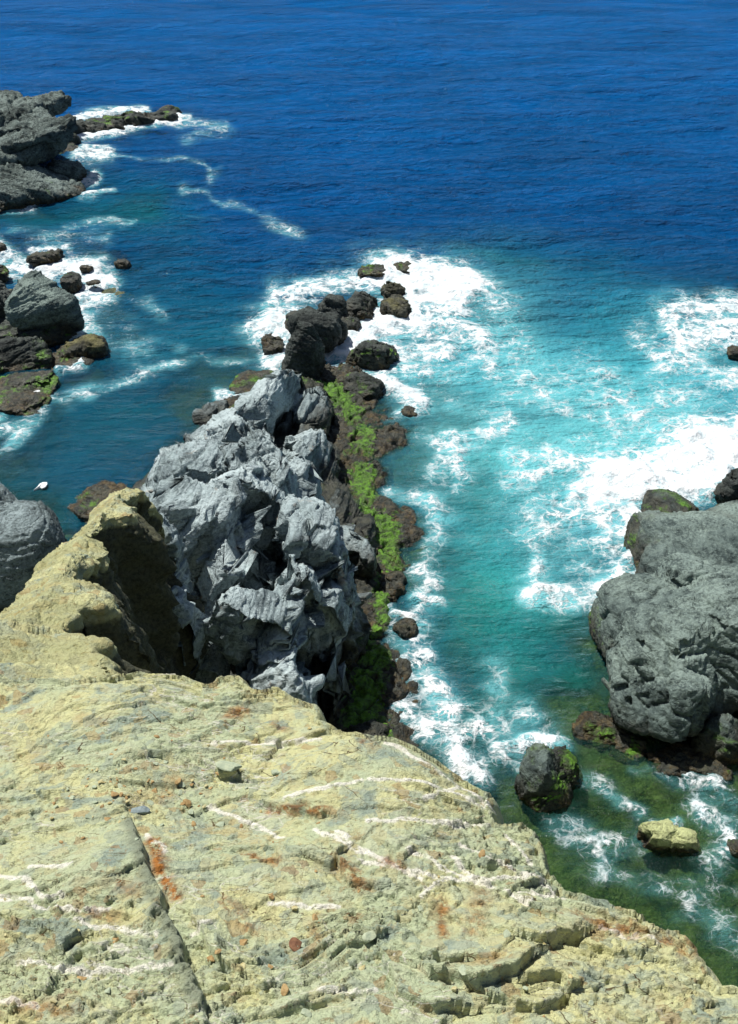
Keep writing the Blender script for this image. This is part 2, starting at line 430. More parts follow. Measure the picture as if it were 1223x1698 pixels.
def traced_foam(u, v):
    d = np.zeros(u.shape)
    wu = u + 9 * vn(np.stack([u / 34, v / 20, 0 * u], 1), 3); wv = v + 6 * vn(np.stack([u / 30, v / 18, 0 * u + 5], 1), 4)
    for pts, r, s in FOAM:
        us = [p[0] for p in pts]; vs = [p[1] for p in pts]
        m = (wu > min(us) - 5 * r) & (wu < max(us) + 5 * r) & (wv > min(vs) - 5 * r) & (wv < max(vs) + 5 * r)
        if not m.any(): continue
        e, _ = dseg(wu[m], wv[m], pts)
        k = s * (.72 * np.exp(-(e / (r * .95)) ** 2) + .30 * np.exp(-(e / (r * 2.1)) ** 2))
        d[m] = np.maximum(d[m], k) + .2 * np.minimum(d[m], k)
    g = fbm(np.stack([u / 46, v / 22, 0 * u + 9], 1), 3, 13)
    return d * (1 + .38 * g * sstep(1.1, .6, d))

# ------------------------------------------------------------------ seabed and tidal ledges (height in metres)
def poly(pts, z=0.1): return [P(u, v, z)[:2] for u, v in pts]
LEDGE_MAIN = poly([(500, 600), (545, 612), (590, 612), (622, 640), (636, 680), (640, 730), (622, 770), (640, 815), (665, 850), (672, 885), (640, 905), (668, 950), (660, 985), (632, 1010), (650, 1050), (640, 1080),
                   (655, 1130), (640, 1170), (660, 1215), (655, 1300), (560, 1330), (500, 1200), (480, 1000), (470, 800), (470, 660)])
SHOALS = [  # polygon, top height, slope per metre, roughness
    (poly([(620, 660), (690, 655), (720, 700), (745, 770), (690, 800), (690, 870), (700, 900), (660, 1000), (690, 1060), (650, 1120), (690, 1190), (650, 1260), (600, 1260), (600, 640)]), -.03, .35, .26),
    (poly([(345, 600), (440, 570), (500, 560), (500, 690), (330, 700)]), -.02, .45, .35),
    (poly([(200, 820), (350, 660), (470, 560), (500, 900), (250, 900)]), -.3, .5, .3),
    (poly([(600, 440), (690, 430), (800, 470), (720, 560), (640, 620), (560, 640), (440, 600), (520, 480)]), -.35, .35, .5),
    (poly([(935, 1170), (1010, 1160), (1060, 1210), (1230, 1260), (1300, 1330), (1150, 1290), (1010, 1265), (950, 1230)]), .06, .6, .3),
    (poly([(1010, 1240), (1240, 1280), (1240, 1340), (1080, 1310), (960, 1290)]), -.18, .4, .3),
    (poly([(980, 1420), (1240, 1440), (1300, 1700), (1100, 1600), (950, 1500)]), -.32, .3, .3),
    (poly([(830, 1240), (960, 1240), (970, 1350), (880, 1370), (830, 1320)]), -.35, .6, .3),
    (poly([(985, 1000), (1060, 880), (1040, 830), (1240, 800), (1240, 1200), (1060, 1210), (980, 1120)]), -.12, 1.1, .25),
    (poly([(1150, 480), (1300, 480), (1300, 640), (1190, 620)]), -.3, .3, .4),
    (poly([(-200, 560), (110, 560), (180, 560), (170, 600), (110, 640), (60, 690), (-20, 760), (-250, 800)]), -.08, .5, .3),
    (poly([(-200, 390), (100, 390), (210, 430), (180, 560), (-200, 600)]), -.35, .35, .4),
    (poly([(-300, 160), (120, 220), (300, 185), (310, 200), (150, 240), (150, 300), (60, 350), (-300, 380)]), -.3, .4, .4),
    (poly([(-300, 840), (60, 830), (120, 890), (240, 780), (250, 1100), (-300, 1100)]), -.25, .8, .3),
]

def bed_height(x, y):
    p = np.stack([x, y, 0 * x], 1)
    n1 = fbm(p * .8, 4, 71)
    F1, F2, idn, tl = vor(p * 1.6 + .3 * fbm(p * 2, 2, 5)[:, None], 12)
    rough = .6 * n1 + .5 * (idn - .5)
    fr_ = fbm(p * 4, 3, 78) + 2 * tl
    h = np.full(x.shape, -4.0) + .25 * n1
    # the inner pools stay shallow
    du, dv = chart(x, y)
    h = np.maximum(h, -.80 + .85 * rough + .25 * (idn - .5) - 3.0 * sstep(60, -160, dv - 1290) - 2 * sstep(120, -60, du - 800))
    for pts, top, sl, ra in SHOALS:
        q = np.array(pts)
        m = (x > q[:, 0].min() - 8) & (x < q[:, 0].max() + 8) & (y > q[:, 1].min() - 8) & (y < q[:, 1].max() + 8)
        if not m.any(): continue
        d = sdist(x[m], y[m], pts) + .35 * n1[m]
        k = top + ra * rough[m] + np.where(d < 0, d * sl, 0)
        h[m] = np.maximum(h[m], k)
    cap = np.where(y > 26, -.30, -.12) + .04 * fr_
    h = np.where(h > cap, cap + (h - cap) * .12, h)
    return h

def ledge_height(x, y):
    p = np.stack([x, y, 0 * x], 1)
    n1 = fbm(p * .9, 4, 31)
    d = sdist(x, y, LEDGE_MAIN) + .35 * n1
    F1, F2, idn, tl = vor(p * 1.4 + .3 * fbm(p * 2, 2, 15)[:, None], 22)
    F1b, F2b, idb, tb = vor(p * 5 + .4 * fbm(p * 3, 2, 15)[:, None], 24)
    fr = fbm(p * 5, 4, 9)
    h = .12 + .16 * sstep(0, 2.5, d) + .07 * n1 + .09 * (idn - .5) + .09 * tl + .04 * (idb - .5) + .05 * tb + .05 * fr - .12 * np.exp(-(F2 - F1) / .05)
    return h + np.where(d < 0, d * np.where(x > -1.2, .5, 1.1), 0), d

# seabed
bx = ticks((-1500, -40, 120), (-40, -15, .8), (-15, 13, .13), (13, 40, .8), (40, 1500, 120))
by = ticks((-60, 7, 1.0), (7, 30, .13), (30, 52, .2), (52, 90, .6), (90, 1900, 120))
X, Y = np.meshgrid(bx, by); X = X.ravel(); Y = Y.ravel()
H = bed_height(X, Y)
bed = mesh_obj('seabed', np.stack([X, Y, H], 1), grid_faces(len(bx), len(by)), REEF)
tag(bed, kind='structure')

# main tidal ledge
lx = ticks((-7, 3.5, .035)); ly = ticks((13, 36, .04))
X, Y = np.meshgrid(lx, ly); X = X.ravel(); Y = Y.ravel()
Hl, Dl = ledge_height(X, Y)
wd, _ = dseg(X, Y, [P(u, v, .2) for u, v in [(545, 640), (560, 660), (600, 700), (598, 760), (605, 820), (590, 850), (640, 860), (640, 900), (655, 940), (640, 975), (650, 1020), (630, 1060), (615, 1120), (600, 1190), (625, 1215), (600, 1250)]])
weed = np.exp(-(wd / .5) ** 2)
keep = (Dl > -2.4).reshape(len(ly), len(lx))
fc = grid_faces(len(lx), len(ly))
kf = keep.ravel()[fc].all(1)
used = np.unique(fc[kf]); remap = np.full(len(X), -1); remap[used] = np.arange(len(used))
o = mesh_obj('tidal_ledge', np.stack([X, Y, Hl], 1)[used], remap[fc[kf]], TIDAL, P(600, 900), attrs={'weed': ('FLOAT', weed[used])})
LEDGE_OBJ = o
tag(o, 'low dark tidal ledge coated in green weed along the right foot of the grey headland', 'ledge')

# sea surface
sx = ticks((-1500, -60, 90), (-60, -36, 1.0), (-36, -14, .22), (-14, 13, .085), (13, 36, .22), (36, 60, 1.0), (60, 1500, 90))
sy = ticks((6, 28, .075), (28, 48, .10), (48, 75, .16), (75, 130, .35), (130, 300, 6), (300, 1900, 90))
X, Y = np.meshgrid(sx, sy); X = X.ravel(); Y = Y.ravel()
U, V = chart(X, Y)
near = (Y < 135) & (np.abs(X) < 60)
foam = np.zeros(len(X)); un, vnn = U[near], V[near]
foam[near] = traced_foam(un, vnn)
bedn = np.full(len(X), -4.0)
m = (Y < 95) & (np.abs(X) < 40)
bedn[m] = bed_height(X[m], Y[m])
m = (X > -8) & (X < 4.5) & (Y > 12) & (Y < 37)
bedn[m] = np.maximum(bedn[m], ledge_height(X[m], Y[m])[0])
depth = np.clip(-bedn, 0, 4)
pn = np.stack([X, Y, 0 * X], 1)
far_col = np.array([.002, .13, .43]); mid_col = np.array([.001, .09, .29]); near_col = np.array([.001, .088, .175])
t1 = sstep(40, 420, V)[:, None]; t2 = sstep(330, 650, V)[:, None]
wc = far_col * (1 - t1) + mid_col * t1
wc = wc * (1 - t2) + near_col * t2
for pts, r, c, s in WCOL:
    us = [p[0] for p in pts]; vs = [p[1] for p in pts]
    mm = near & (U > min(us) - 3 * r) & (U < max(us) + 3 * r) & (V > min(vs) - 3 * r) & (V < max(vs) + 3 * r)
    e, _ = dseg(U[mm] + 16 * vn(pn[mm] * .35, 40), V[mm] + 12 * vn(pn[mm] * .4, 41), pts)
    k = (s * np.exp(-(e / (r * 1.1)) ** 2))[:, None]
    wc[mm] = wc[mm] * (1 - k) + np.array(c) * k
op = 1 - np.exp(-depth / .42)
op = np.clip(op * (.13 + .87 * sstep(1330, 1130, V)) + .0 + .55 * np.clip(foam, 0, 1), 0, 1)
# swell and chop
pw = np.stack([X * .055 + Y * .03, Y * .16, 0 * X], 1)
calm = sstep(.1, 1.2, depth)
openw = sstep(700, 380, V)
Z = .42 * fbm(pw, 2, 5) * openw * sstep(200, 120, Y)
pc = np.stack([X * .45 + Y * .12, Y * .95, 0 * X], 1)
Z = Z + .11 * fbm(pc, 3, 8) * (.35 + .65 * openw) * (.3 + .7 * calm) * sstep(130, 90, Y)
ft = np.clip(foam - .45, 0, 1)
mm = near & (foam > .3)
Z[mm] += ft[mm] * (.10 + .24 * np.abs(fbm(pn[mm] * .9, 3, 33)) + .05 * fbm(pn[mm] * 3.2, 2, 35))
mq = near & (Y < 70)
Z[mq] += .022 * fbm(np.stack([X[mq] * 1.5, Y[mq] * 2.6, 0 * X[mq]], 1), 2, 77) * (.4 + .6 * calm[mq])
Z = np.where(Y > 130, 0, Z)

def water_material():
    n = NT('sea_water')
    pos = n.scale(n.pos, (1, 1, 0))
    dens = n.attr('foam'); wcol = n.attr('wcol', 'Color'); opa = n.attr('opac')
    a = n.noise(n.scale(pos, (.55, 1.25, 1), (0, 0, R(-8))), 1.5, 5, .62)
    b = n.noise(n.scale(pos, (.7, 1.3, 1), (0, 0, R(12))), 5.5, 4, .6)
    a0 = n.noise(n.scale(pos, (.5, 1.3, 1), (0, 0, R(-14))), .42, 3, .5)
    h = n.add(n.add(n.mul(a, 1.0), n.mul(b, .34)), n.mul(a0, 2.0))
    nm = n.bump(h, 1.0, n.ss(n.sep(n.pos)[1], 25, 50, .62, 1.0))
    big = n.noise(n.scale(pos, (.5, 1.4, 1), (0, 0, R(-6))), .16, 4, .55)
    c = n.mix(n.ss(big, .35, .65, 0, .35), wcol, (.004, .045, .12))  # broad dark swell bands, shading painted into the water colour
    mot = n.noise(n.scale(pos, (.7, 1, 1)), .9, 5, .65)
    milky = n.mul(n.ss(dens, .04, .75), n.ss(mot, .25, .6))
    c = n.mix(n.mul(milky, .75), c, (.20, .62, .68))
    # foam lace
    wp = n.warp(n.warp(pos, .9, 1.1), 3.2, .38)
    e1 = n.voro(n.scale(wp, (1, 1, 1)), 1.5)
    e2 = n.voro(wp, 4.2)
    e3 = n.m_('ABSOLUTE', n.sub(n.noise(n.scale(pos, (.8, 1.1, 1)), 1.7, 4, .6, .9), .5))
    e = n.m_('MINIMUM', n.mul(e1, 2.6), n.add(n.mul(e2, 2.9), .10))
    e = n.m_('MINIMUM', e, n.mul(e3, 6.0))
    n1 = n.noise(pos, 1.6, 6, .7)
    n2 = n.noise(pos, 11, 4, .7)
    k = n.add(n.add(.66, n.mul(n.sub(n1, .5), 2.6)), n.mul(n.sub(n2, .5), .25))
    t = n.sub(n.sub(n.mul(dens, k), e), .13)
    mask = n.ss(t, -.03, .48)
    solid = n.ss(dens, .92, 1.3)
    mask = n.m_('MAXIMUM', mask, n.mul(solid, n.ss(n1, .25, .45)))
    # tiny whitecaps far out
    body = n.t.nodes.new('ShaderNodeBsdfDiffuse'); n.put(body.inputs[0], c); n.put(body.inputs['Normal'], nm)
    tr = n.t.nodes.new('ShaderNodeBsdfTransparent'); tr.inputs[0].default_value = (.66, .88, .60, 1)
    bt = n.mixsh(opa, tr.outputs[0], body.outputs[0])
    gl = n.t.nodes.new('ShaderNodeBsdfGlossy'); gl.inputs['Roughness'].default_value = .10
    n.put(gl.inputs['Normal'], nm); gl.inputs[0].default_value = (1, 1, 1, 1)
    fr = n.t.nodes.new('ShaderNodeFresnel'); fr.inputs[0].default_value = 1.33; n.put(fr.inputs['Normal'], nm)
    surf = n.mixsh(n.mul(fr.outputs[0], .55), bt, gl.outputs[0])
    fb = n.bump(n.add(n.mul(n.noise(pos, 3.5, 5, .65), 1), n.mul(mask, .35)), .22, .8)
    fo = n.pbr(n.mix(n.ss(n.noise(pos, 2.3, 5, .7), .35, .6), (.62, .74, .78), (.84, .86, .87)), .9, fb, .1)
    return n.done(n.mixsh(mask, surf, fo))
WATER = water_material()
sea = mesh_obj('sea', np.stack([X, Y, Z], 1), grid_faces(len(sx), len(sy)), WATER,
               attrs={'foam': ('FLOAT', foam), 'opac': ('FLOAT', op), 'wcol': ('FLOAT_COLOR', np.concatenate([wc, np.ones((len(wc), 1))], 1))})
tag(sea, kind='structure')

# ------------------------------------------------------------------ foreground cliff
PA, PB, PC = 13.77, -.25, -.06         # plane z = PA + PB*y + PC*x
def PP(u, v):
    d = ray(u, v)
    t = (PA - CAM_H) / (d[2] - PB * d[1] - PC * d[0])
    q = d * t; q[2] += CAM_H
    return q
EDGE_PX = [(-300, 1118), (-100, 1120), (0, 1126), (90, 1130), (180, 1136), (230, 1121), (300, 1124), (335, 1140), (362, 1130), (400, 1124), (425, 1150), (452, 1146), (480, 1160), (520, 1180), (528, 1205), (560, 1228), (590, 1233),
           (615, 1245), (650, 1243), (700, 1265), (735, 1270), (760, 1281), (800, 1297), (815, 1308), (826, 1352), (872, 1355), (886, 1395), (893, 1428), (925, 1452), (938, 1472), (965, 1466), (1000, 1480), (1020, 1506), (1060, 1512), (1085, 1528),
           (1130, 1548), (1150, 1578), (1172, 1605), (1192, 1634), (1225, 1638), (1300, 1660), (1500, 1760)]
CPOLY = [PP(u, v)[:2] for u, v in EDGE_PX] + [np.array([14, 1.0]), np.array([14, -12]), np.array([-16, -12]), np.array([-16, 6.0])]
SCARPS = [  # photo line, height, length of the back slope
    ([(335, 1268), (365, 1285), (398, 1290)], .05, .16), ([(440, 1330), (480, 1350), (530, 1362)], .05, .12), ([(500, 1345), (540, 1362)], .03, .1),
    ([(395, 1410), (455, 1412), (462, 1440)], .03, .12), ([(510, 1432), (545, 1445), (570, 1425)], .05, .08), ([(560, 1440), (575, 1475), (620, 1480)], .06, .12), ([(640, 1420), (670, 1445)], .04, .1),
    ([(330, 1545), (355, 1592), (385, 1612)], .07, .14), ([(340, 1650), (372, 1640)], .04, .08), ([(640, 1600), (660, 1650), (700, 1670), (760, 1672)], .07, .25), ([(715, 1598), (765, 1600)], .06, .12),
    ([(720, 1620), (790, 1650), (850, 1625), (880, 1600)], .09, .18), ([(865, 1560), (900, 1568), (960, 1545)], .08, .16), ([(870, 1630), (925, 1620), (945, 1650)], .07, .2), ([(820, 1660), (900, 1680), (935, 1650)], .06, .15),
    ([(60, 1310), (110, 1330)], .03, .1), ([(200, 1300), (290, 1300)], .03, .12), ([(700, 1320), (760, 1335)], .025, .1), ([(980, 1500), (1040, 1520), (1130, 1560)], .05, .1), ([(0, 1540), (60, 1560)], .03, .1),
    ([(100, 1640), (130, 1600), (190, 1640)], .04, .12), ([(480, 1680), (560, 1660)], .03, .1), ([(1000, 1620), (1080, 1640)], .03, .12), ([(250, 1160), (330, 1180), (420, 1170)], .03, .15), ([(420, 1230), (500, 1240), (540, 1228)], .04, .2),
    ([(690, 1500), (740, 1530)], .03, .12), ([(560, 1580), (620, 1560)], .03, .1), ([(820, 1440), (900, 1470)], .03, .12), ([(440, 1500), (520, 1480)], .02, .1), ([(880, 1500), (980, 1560), (1060, 1580)], .05, .2)]
VEINS = [[(640, 1250), (720, 1280), (820, 1322)], [(612, 1314), (700, 1312), (817, 1326)], [(612, 1380), (720, 1372), (812, 1358)], [(762, 1403), (840, 1440), (925, 1470)], [(748, 1425), (790, 1465)], [(677, 1420), (780, 1462), (880, 1497)],
         [(560, 1395), (640, 1440), (700, 1470)], [(600, 1440), (740, 1465), (900, 1455)], [(0, 1463), (40, 1470), (75, 1500), (110, 1500)], [(50, 1448), (120, 1455)], [(50, 1518), (130, 1525), (185, 1527)], [(130, 1550), (200, 1562), (260, 1568)],
         [(40, 1612), (110, 1625), (160, 1630), (290, 1622)], [(0, 1670), (60, 1690)], [(320, 1555), (360, 1530)], [(450, 1505), (560, 1510)], [(530, 1650), (620, 1645)], [(470, 1330), (560, 1325), (600, 1315)], [(345, 1330), (420, 1355), (470, 1390)],
         [(240, 1385), (275, 1420)], [(520, 1385), (600, 1425)], [(350, 1240), (440, 1235), (530, 1240)], [(840, 1375), (880, 1425)], [(700, 1340), (760, 1300)], [(860, 1480), (940, 1475)], [(1000, 1530), (1090, 1560)], [(740, 1460), (700, 1500)], [(0, 1500), (60, 1508)]]
RUSTS = [([(255, 1400), (270, 1450), (292, 1495)], 12, 1.1), ([(380, 1190), (405, 1183)], 14, .8), ([(450, 1205), (470, 1215)], 12, .6), ([(570, 1445), (600, 1478)], 14, .8), ([(640, 1440), (665, 1450)], 10, .8), ([(450, 1340), (540, 1360)], 8, .9),
         ([(730, 1510), (735, 1560)], 10, .8), ([(800, 1490), (780, 1560)], 14, .55), ([(960, 1515), (1060, 1540), (1150, 1575)], 14, .75), ([(400, 1420), (460, 1440)], 6, .8), ([(200, 1490), (230, 1500)], 14, .5), ([(380, 1500), (420, 1540)], 12, .6),
         ([(520, 1520), (520, 1560)], 8, .6), ([(150, 1530), (190, 1540)], 12, .6), ([(0, 1690), (120, 1695)], 10, .6), ([(300, 1290), (230, 1330)], 26, .35), ([(620, 1255), (600, 1250)], 10, .7), ([(860, 1600), (800, 1610)], 12, .4)]
cx = ticks((-14, -5, .5), (-5, -3.4, .06), (-3.4, 3.2, .0095), (3.2, 5, .06), (5, 14, .5))
cy = ticks((-12, 0, .5), (0, 1.9, .06), (1.9, 6.6, .0095), (6.6, 9, .12))
X, Y = np.meshgrid(cx, cy); X = X.ravel(); Y = Y.ravel()
d = sdist(X, Y, CPOLY)
p0 = np.stack([X, Y, 0 * X], 1)
base = PA + PB * Y + PC * X
big = .13 * fbm(p0 * .7, 3, 101)
def rotz_(a): return np.array([[math.cos(R(a)), -math.sin(R(a)), 0], [math.sin(R(a)), math.cos(R(a)), 0], [0, 0, 1]])
fine = (X > -3.6) & (X < 3.6) & (Y > 1.5)
H = base + big
pf = p0[fine]
wq = pf + .12 * np.stack([fbm(pf * 2, 3, 61), fbm(pf * 2, 3, 62), 0 * pf[:, 0]], 1)
st = wq @ np.array([[.72, -.22, 0], [.30, 1.45, 0], [0, 0, 1]])
def plates(q, s, seed, th=100):
    """overlapping plates: returns rise towards the viewer side of each plate, plate id, edge distance"""
    p = q[:, :2] * s
    i = np.floor(p).astype(np.int64); z = np.zeros(len(p), np.int64)
    F1 = np.full(len(p), 9.0); F2 = F1.copy(); idn = np.zeros(len(p)); rise = np.zeros(len(p))
    for dx in (-1, 0, 1):
        for dy in (-1, 0, 1):
            a, b = i[:, 0] + dx, i[:, 1] + dy
            r1 = _h(a, b, z, seed); r2 = _h(a, b, z, seed + 5); r3 = _h(a, b, z, seed + 9)
            ex = p[:, 0] - a - r1; ey = p[:, 1] - b - r2
            d_ = np.maximum(np.abs(ex * .9 + ey * .35), np.abs(ey * .95 - ex * .3)) + .25 * np.sqrt(ex * ex + ey * ey)
            ang = np.radians(th) + (r3 - .5) * 3.2
            m_ = d_ < F1
            F2 = np.where(m_, F1, np.minimum(F2, d_)); F1 = np.where(m_, d_, F1)
            idn = np.where(m_, r3, idn); rise = np.where(m_, -(ex * np.cos(ang) + ey * np.sin(ang)) * (.5 + r1), rise)
    return rise, idn, F2 - F1
zone = sstep(-.1, .35, fbm(pf * 1.3, 3, 88))
uu, vv = chart(pf[:, 0], pf[:, 1], base[fine])
rub = np.exp(-(((uu - 260) / 130) ** 2 + ((vv - 1300) / 55) ** 2))
zone = np.clip(zone + rub, 0, 1)
smooth_ = sstep(.0, .5, fbm(pf * .8 + 7, 2, 89))        # broad clean slabs between the broken ground
rs, idn, eg = plates(st, 1.5, 401); h = .020 * rs + .034 * (idn - .5) * sstep(0, .12, eg)
rs, idn, eg = plates(st @ rotz_(25), 4.2, 403, 90); h += (.028 * rs + .014 * (idn - .5)) * (1 - .6 * smooth_)
rs, idn, eg = plates(st @ rotz_(-15), 11, 405, 115); h += (.021 * rs + .013 * (idn - .5)) * (.45 + .75 * zone) * (1 - .7 * smooth_)
rs, idn, eg = plates(st @ rotz_(40), 26, 407, 80); h += (.013 * rs + .011 * (idn - .5)) * (.35 + .9 * zone) * (1 - .6 * smooth_)
h += .005 * fbm(pf * 9, 3, 7) + .003 * ridged(st * 1.2, 2, 19)
lay = (wq[:, 1] * 1.0 - wq[:, 0] * .35) * 5.5 + .9 * fbm(pf * 1.1, 3, 44)
saw = lay - np.floor(lay)
h += .020 * saw * sstep(1, .88, saw) * sstep(-.3, .3, fbm(pf * .9, 2, 45))
lay = (wq[:, 1] * .8 + wq[:, 0] * .6) * 15 + 1.2 * fbm(pf * 2.1, 3, 46)
saw = lay - np.floor(lay)
h += .012 * saw * sstep(1, .80, saw) * sstep(-.2, .3, fbm(pf * 1.7, 2, 47))
# traced scarps
jx = pf[:, 0] + .015 * fbm(pf * 9, 3, 51); jy = pf[:, 1] + .015 * fbm(pf * 9, 3, 52)
for pts, A, L in SCARPS:
    q = [PP(*a) for a in pts]
    qa = np.array(q)
    mm = (jx > qa[:, 0].min() - .5) & (jx < qa[:, 0].max() + .5) & (jy > qa[:, 1].min() - .5) & (jy < qa[:, 1].max() + .6)
    e, sg = dseg(jx[mm], jy[mm], q)
    ks = sstep(-.014, .014, sg * e)
    h[mm] += ks * 1.05 * A * np.exp(-e / L) - (1 - ks) * A * .5 * np.exp(-e / .03)
# the tilted slate rib
RIB = [PP(*a) for a in [(222, 1378), (250, 1450), (285, 1540), (312, 1600), (335, 1670)]]
e, sg = dseg(jx, jy, RIB)
ks = sstep(.015, -.015, sg * e)
h += ks * .10 * np.exp(-e / .10) - (1 - ks) * .05 * np.exp(-e / .06)
vein = np.full(len(X), 1.0)
vv_ = np.full(len(pf), 1.0)
for pts in VEINS:
    e, _ = dseg(jx, jy, [PP(*a) for a in pts]); vv_ = np.minimum(vv_, e)
vein[fine] = vv_
h += .010 * np.exp(-(vv_ / .012) ** 2)
rust = np.zeros(len(X)); rf = np.zeros(len(pf))
for pts, r, s in RUSTS:
    e, _ = dseg(jx, jy, [PP(*a) for a in pts]); rf = np.maximum(rf, s * np.exp(-(e / (r * .0042)) ** 2))
rust[fine] = np.clip(rf, 0, 1)
slate = np.zeros(len(X)); e, sg = dseg(jx, jy, RIB); slate[fine] = np.where(sg < 0, np.exp(-(e / .075) ** 4), 0)
H[fine] += h
dj = d.copy(); dj[fine] += .05 * fbm(pf * 3.0, 2, 95)
over = np.maximum(0, -dj)
H -= np.minimum(5 * over ** 2 / (over + .12), 2 + over * 4) * (over > 0)
lipn = np.exp(-np.maximum(dj, 0) / .07) * (dj > 0)
H -= .05 * lipn
H = np.maximum(H, -1.5)
cl = mesh_obj('cliff', np.stack([X, Y, H], 1), grid_faces(len(cx), len(cy)), CLIFF, attrs={'vein': ('FLOAT', vein), 'rust': ('FLOAT', rust), 'slate': ('FLOAT', slate)})
tag(cl, 'sunlit yellow green slate cliff top with white quartz veins in the foreground', kind='structure')
CL_X, CL_Y, CL_H = cx, cy, H.reshape(len(cy), len(cx))
def cliff_z(x, y):
    i = min(max(np.searchsorted(CL_X, x) - 1, 0), len(CL_X) - 2); j = min(max(np.searchsorted(CL_Y, y) - 1, 0), len(CL_Y) - 2)
    return float(CL_H[j:j + 2, i:i + 2].mean())

# ------------------------------------------------------------------ rocks: faceted masses fused, then broken up
def rotm(yaw, tilt, roll=0):
    cz, sz = math.cos(R(yaw)), math.sin(R(yaw)); cx_, sx_ = math.cos(R(tilt)), math.sin(R(tilt)); cy_, sy_ = math.cos(R(roll)), math.sin(R(roll))
    Z_ = np.array([[cz, -sz, 0], [sz, cz, 0], [0, 0, 1]]); X_ = np.array([[1, 0, 0], [0, cx_, -sx_], [0, sx_, cx_]]); Y_ = np.array([[cy_, 0, sy_], [0, 1, 0], [-sy_, 0, cy_]])
    return Z_ @ X_ @ Y_

import bmesh
def _ico():
    b = bmesh.new(); bmesh.ops.create_icosphere(b, subdivisions=4, radius=1)
    V = np.array([v.co[:] for v in b.verts]); Fc = np.array([[v.index for v in f.verts] for f in b.faces]); b.free()
    return V / np.linalg.norm(V, axis=1)[:, None], Fc
ICO_V, ICO_F = _ico()

def lump(c, s, rot=(0, 0, 0), seed=0, planes=13, sharp=.72):
    rg = np.random.default_rng(seed)
    r = np.full(len(ICO_V), 1.0)
    pl = rg.normal(size=(planes, 3)); pl /= np.linalg.norm(pl, axis=1)[:, None]
    for k in range(planes):
        dk = sharp + (1 - sharp) * rg.random() * .8
        t = ICO_V @ pl[k]
        r = np.where(t > .05, np.minimum(r, dk / np.maximum(t, .05)), r)
    return (ICO_V * r[:, None] * np.array(s)) @ rotm(*rot).T + np.array(c)

def fuse(lumps, voxel):
    V = np.concatenate(lumps); Fc = np.concatenate([ICO_F + k * len(ICO_V) for k in range(len(lumps))])
    me = bpy.data.meshes.new('tmp'); me.vertices.add(len(V)); me.vertices.foreach_set('co', V.astype(np.float32).ravel())
    me.loops.add(Fc.size); me.loops.foreach_set('vertex_index', Fc.ravel().astype(np.int32))
    me.polygons.add(len(Fc)); me.polygons.foreach_set('loop_start', np.arange(0, Fc.size, 3, dtype=np.int32)); me.update(calc_edges=True)
    o = bpy.data.objects.new('tmp', me); COL.objects.link(o)
    md = o.modifiers.new('r', 'REMESH'); md.mode = 'VOXEL'; md.voxel_size = voxel
    dg = bpy.context.evaluated_depsgraph_get(); dg.update()
    ev = o.evaluated_get(dg); m2 = bpy.data.meshes.new_from_object(ev)
    n = len(m2.vertices); co = np.empty(n * 3, np.float32); m2.vertices.foreach_get('co', co)
    no = np.empty(n * 3, np.float32); m2.vertex_normals.foreach_get('vector', no)
    fq = np.empty(len(m2.loops), np.int32); m2.loops.foreach_get('vertex_index', fq)
    ls = np.empty(len(m2.polygons), np.int32); m2.polygons.foreach_get('loop_total', ls)
    assert (ls == 4).all()
    bpy.data.objects.remove(o); bpy.data.meshes.remove(me); bpy.data.meshes.remove(m2)
    return co.reshape(-1, 3).astype(np.float64), no.reshape(-1, 3).astype(np.float64), fq.reshape(-1, 4)

def facet(Pt, N, q, freq, k, seed):
    """break the surface into flat faces: each patch is pressed towards its own mean plane"""
    F1, F2, idn, tl = vor(q * freq, seed)
    key = (idn * 16777216).astype(np.int64) * 8 + np.argmax(np.abs(N), 1) * 2 + (N[np.arange(len(N)), np.argmax(np.abs(N), 1)] > 0)
    _, inv = np.unique(key, return_inverse=True)
    c = np.bincount(inv).astype(float)
    mp = np.stack([np.bincount(inv, Pt[:, a]) / c for a in range(3)], 1)
    mn = np.stack([np.bincount(inv, N[:, a]) / c for a in range(3)], 1)
    mn /= np.linalg.norm(mn, axis=1)[:, None] + 1e-9
    d_ = ((Pt - mp[inv]) * mn[inv]).sum(1)
    return Pt - mn[inv] * (d_ * k)[:, None], F2 - F1, idn

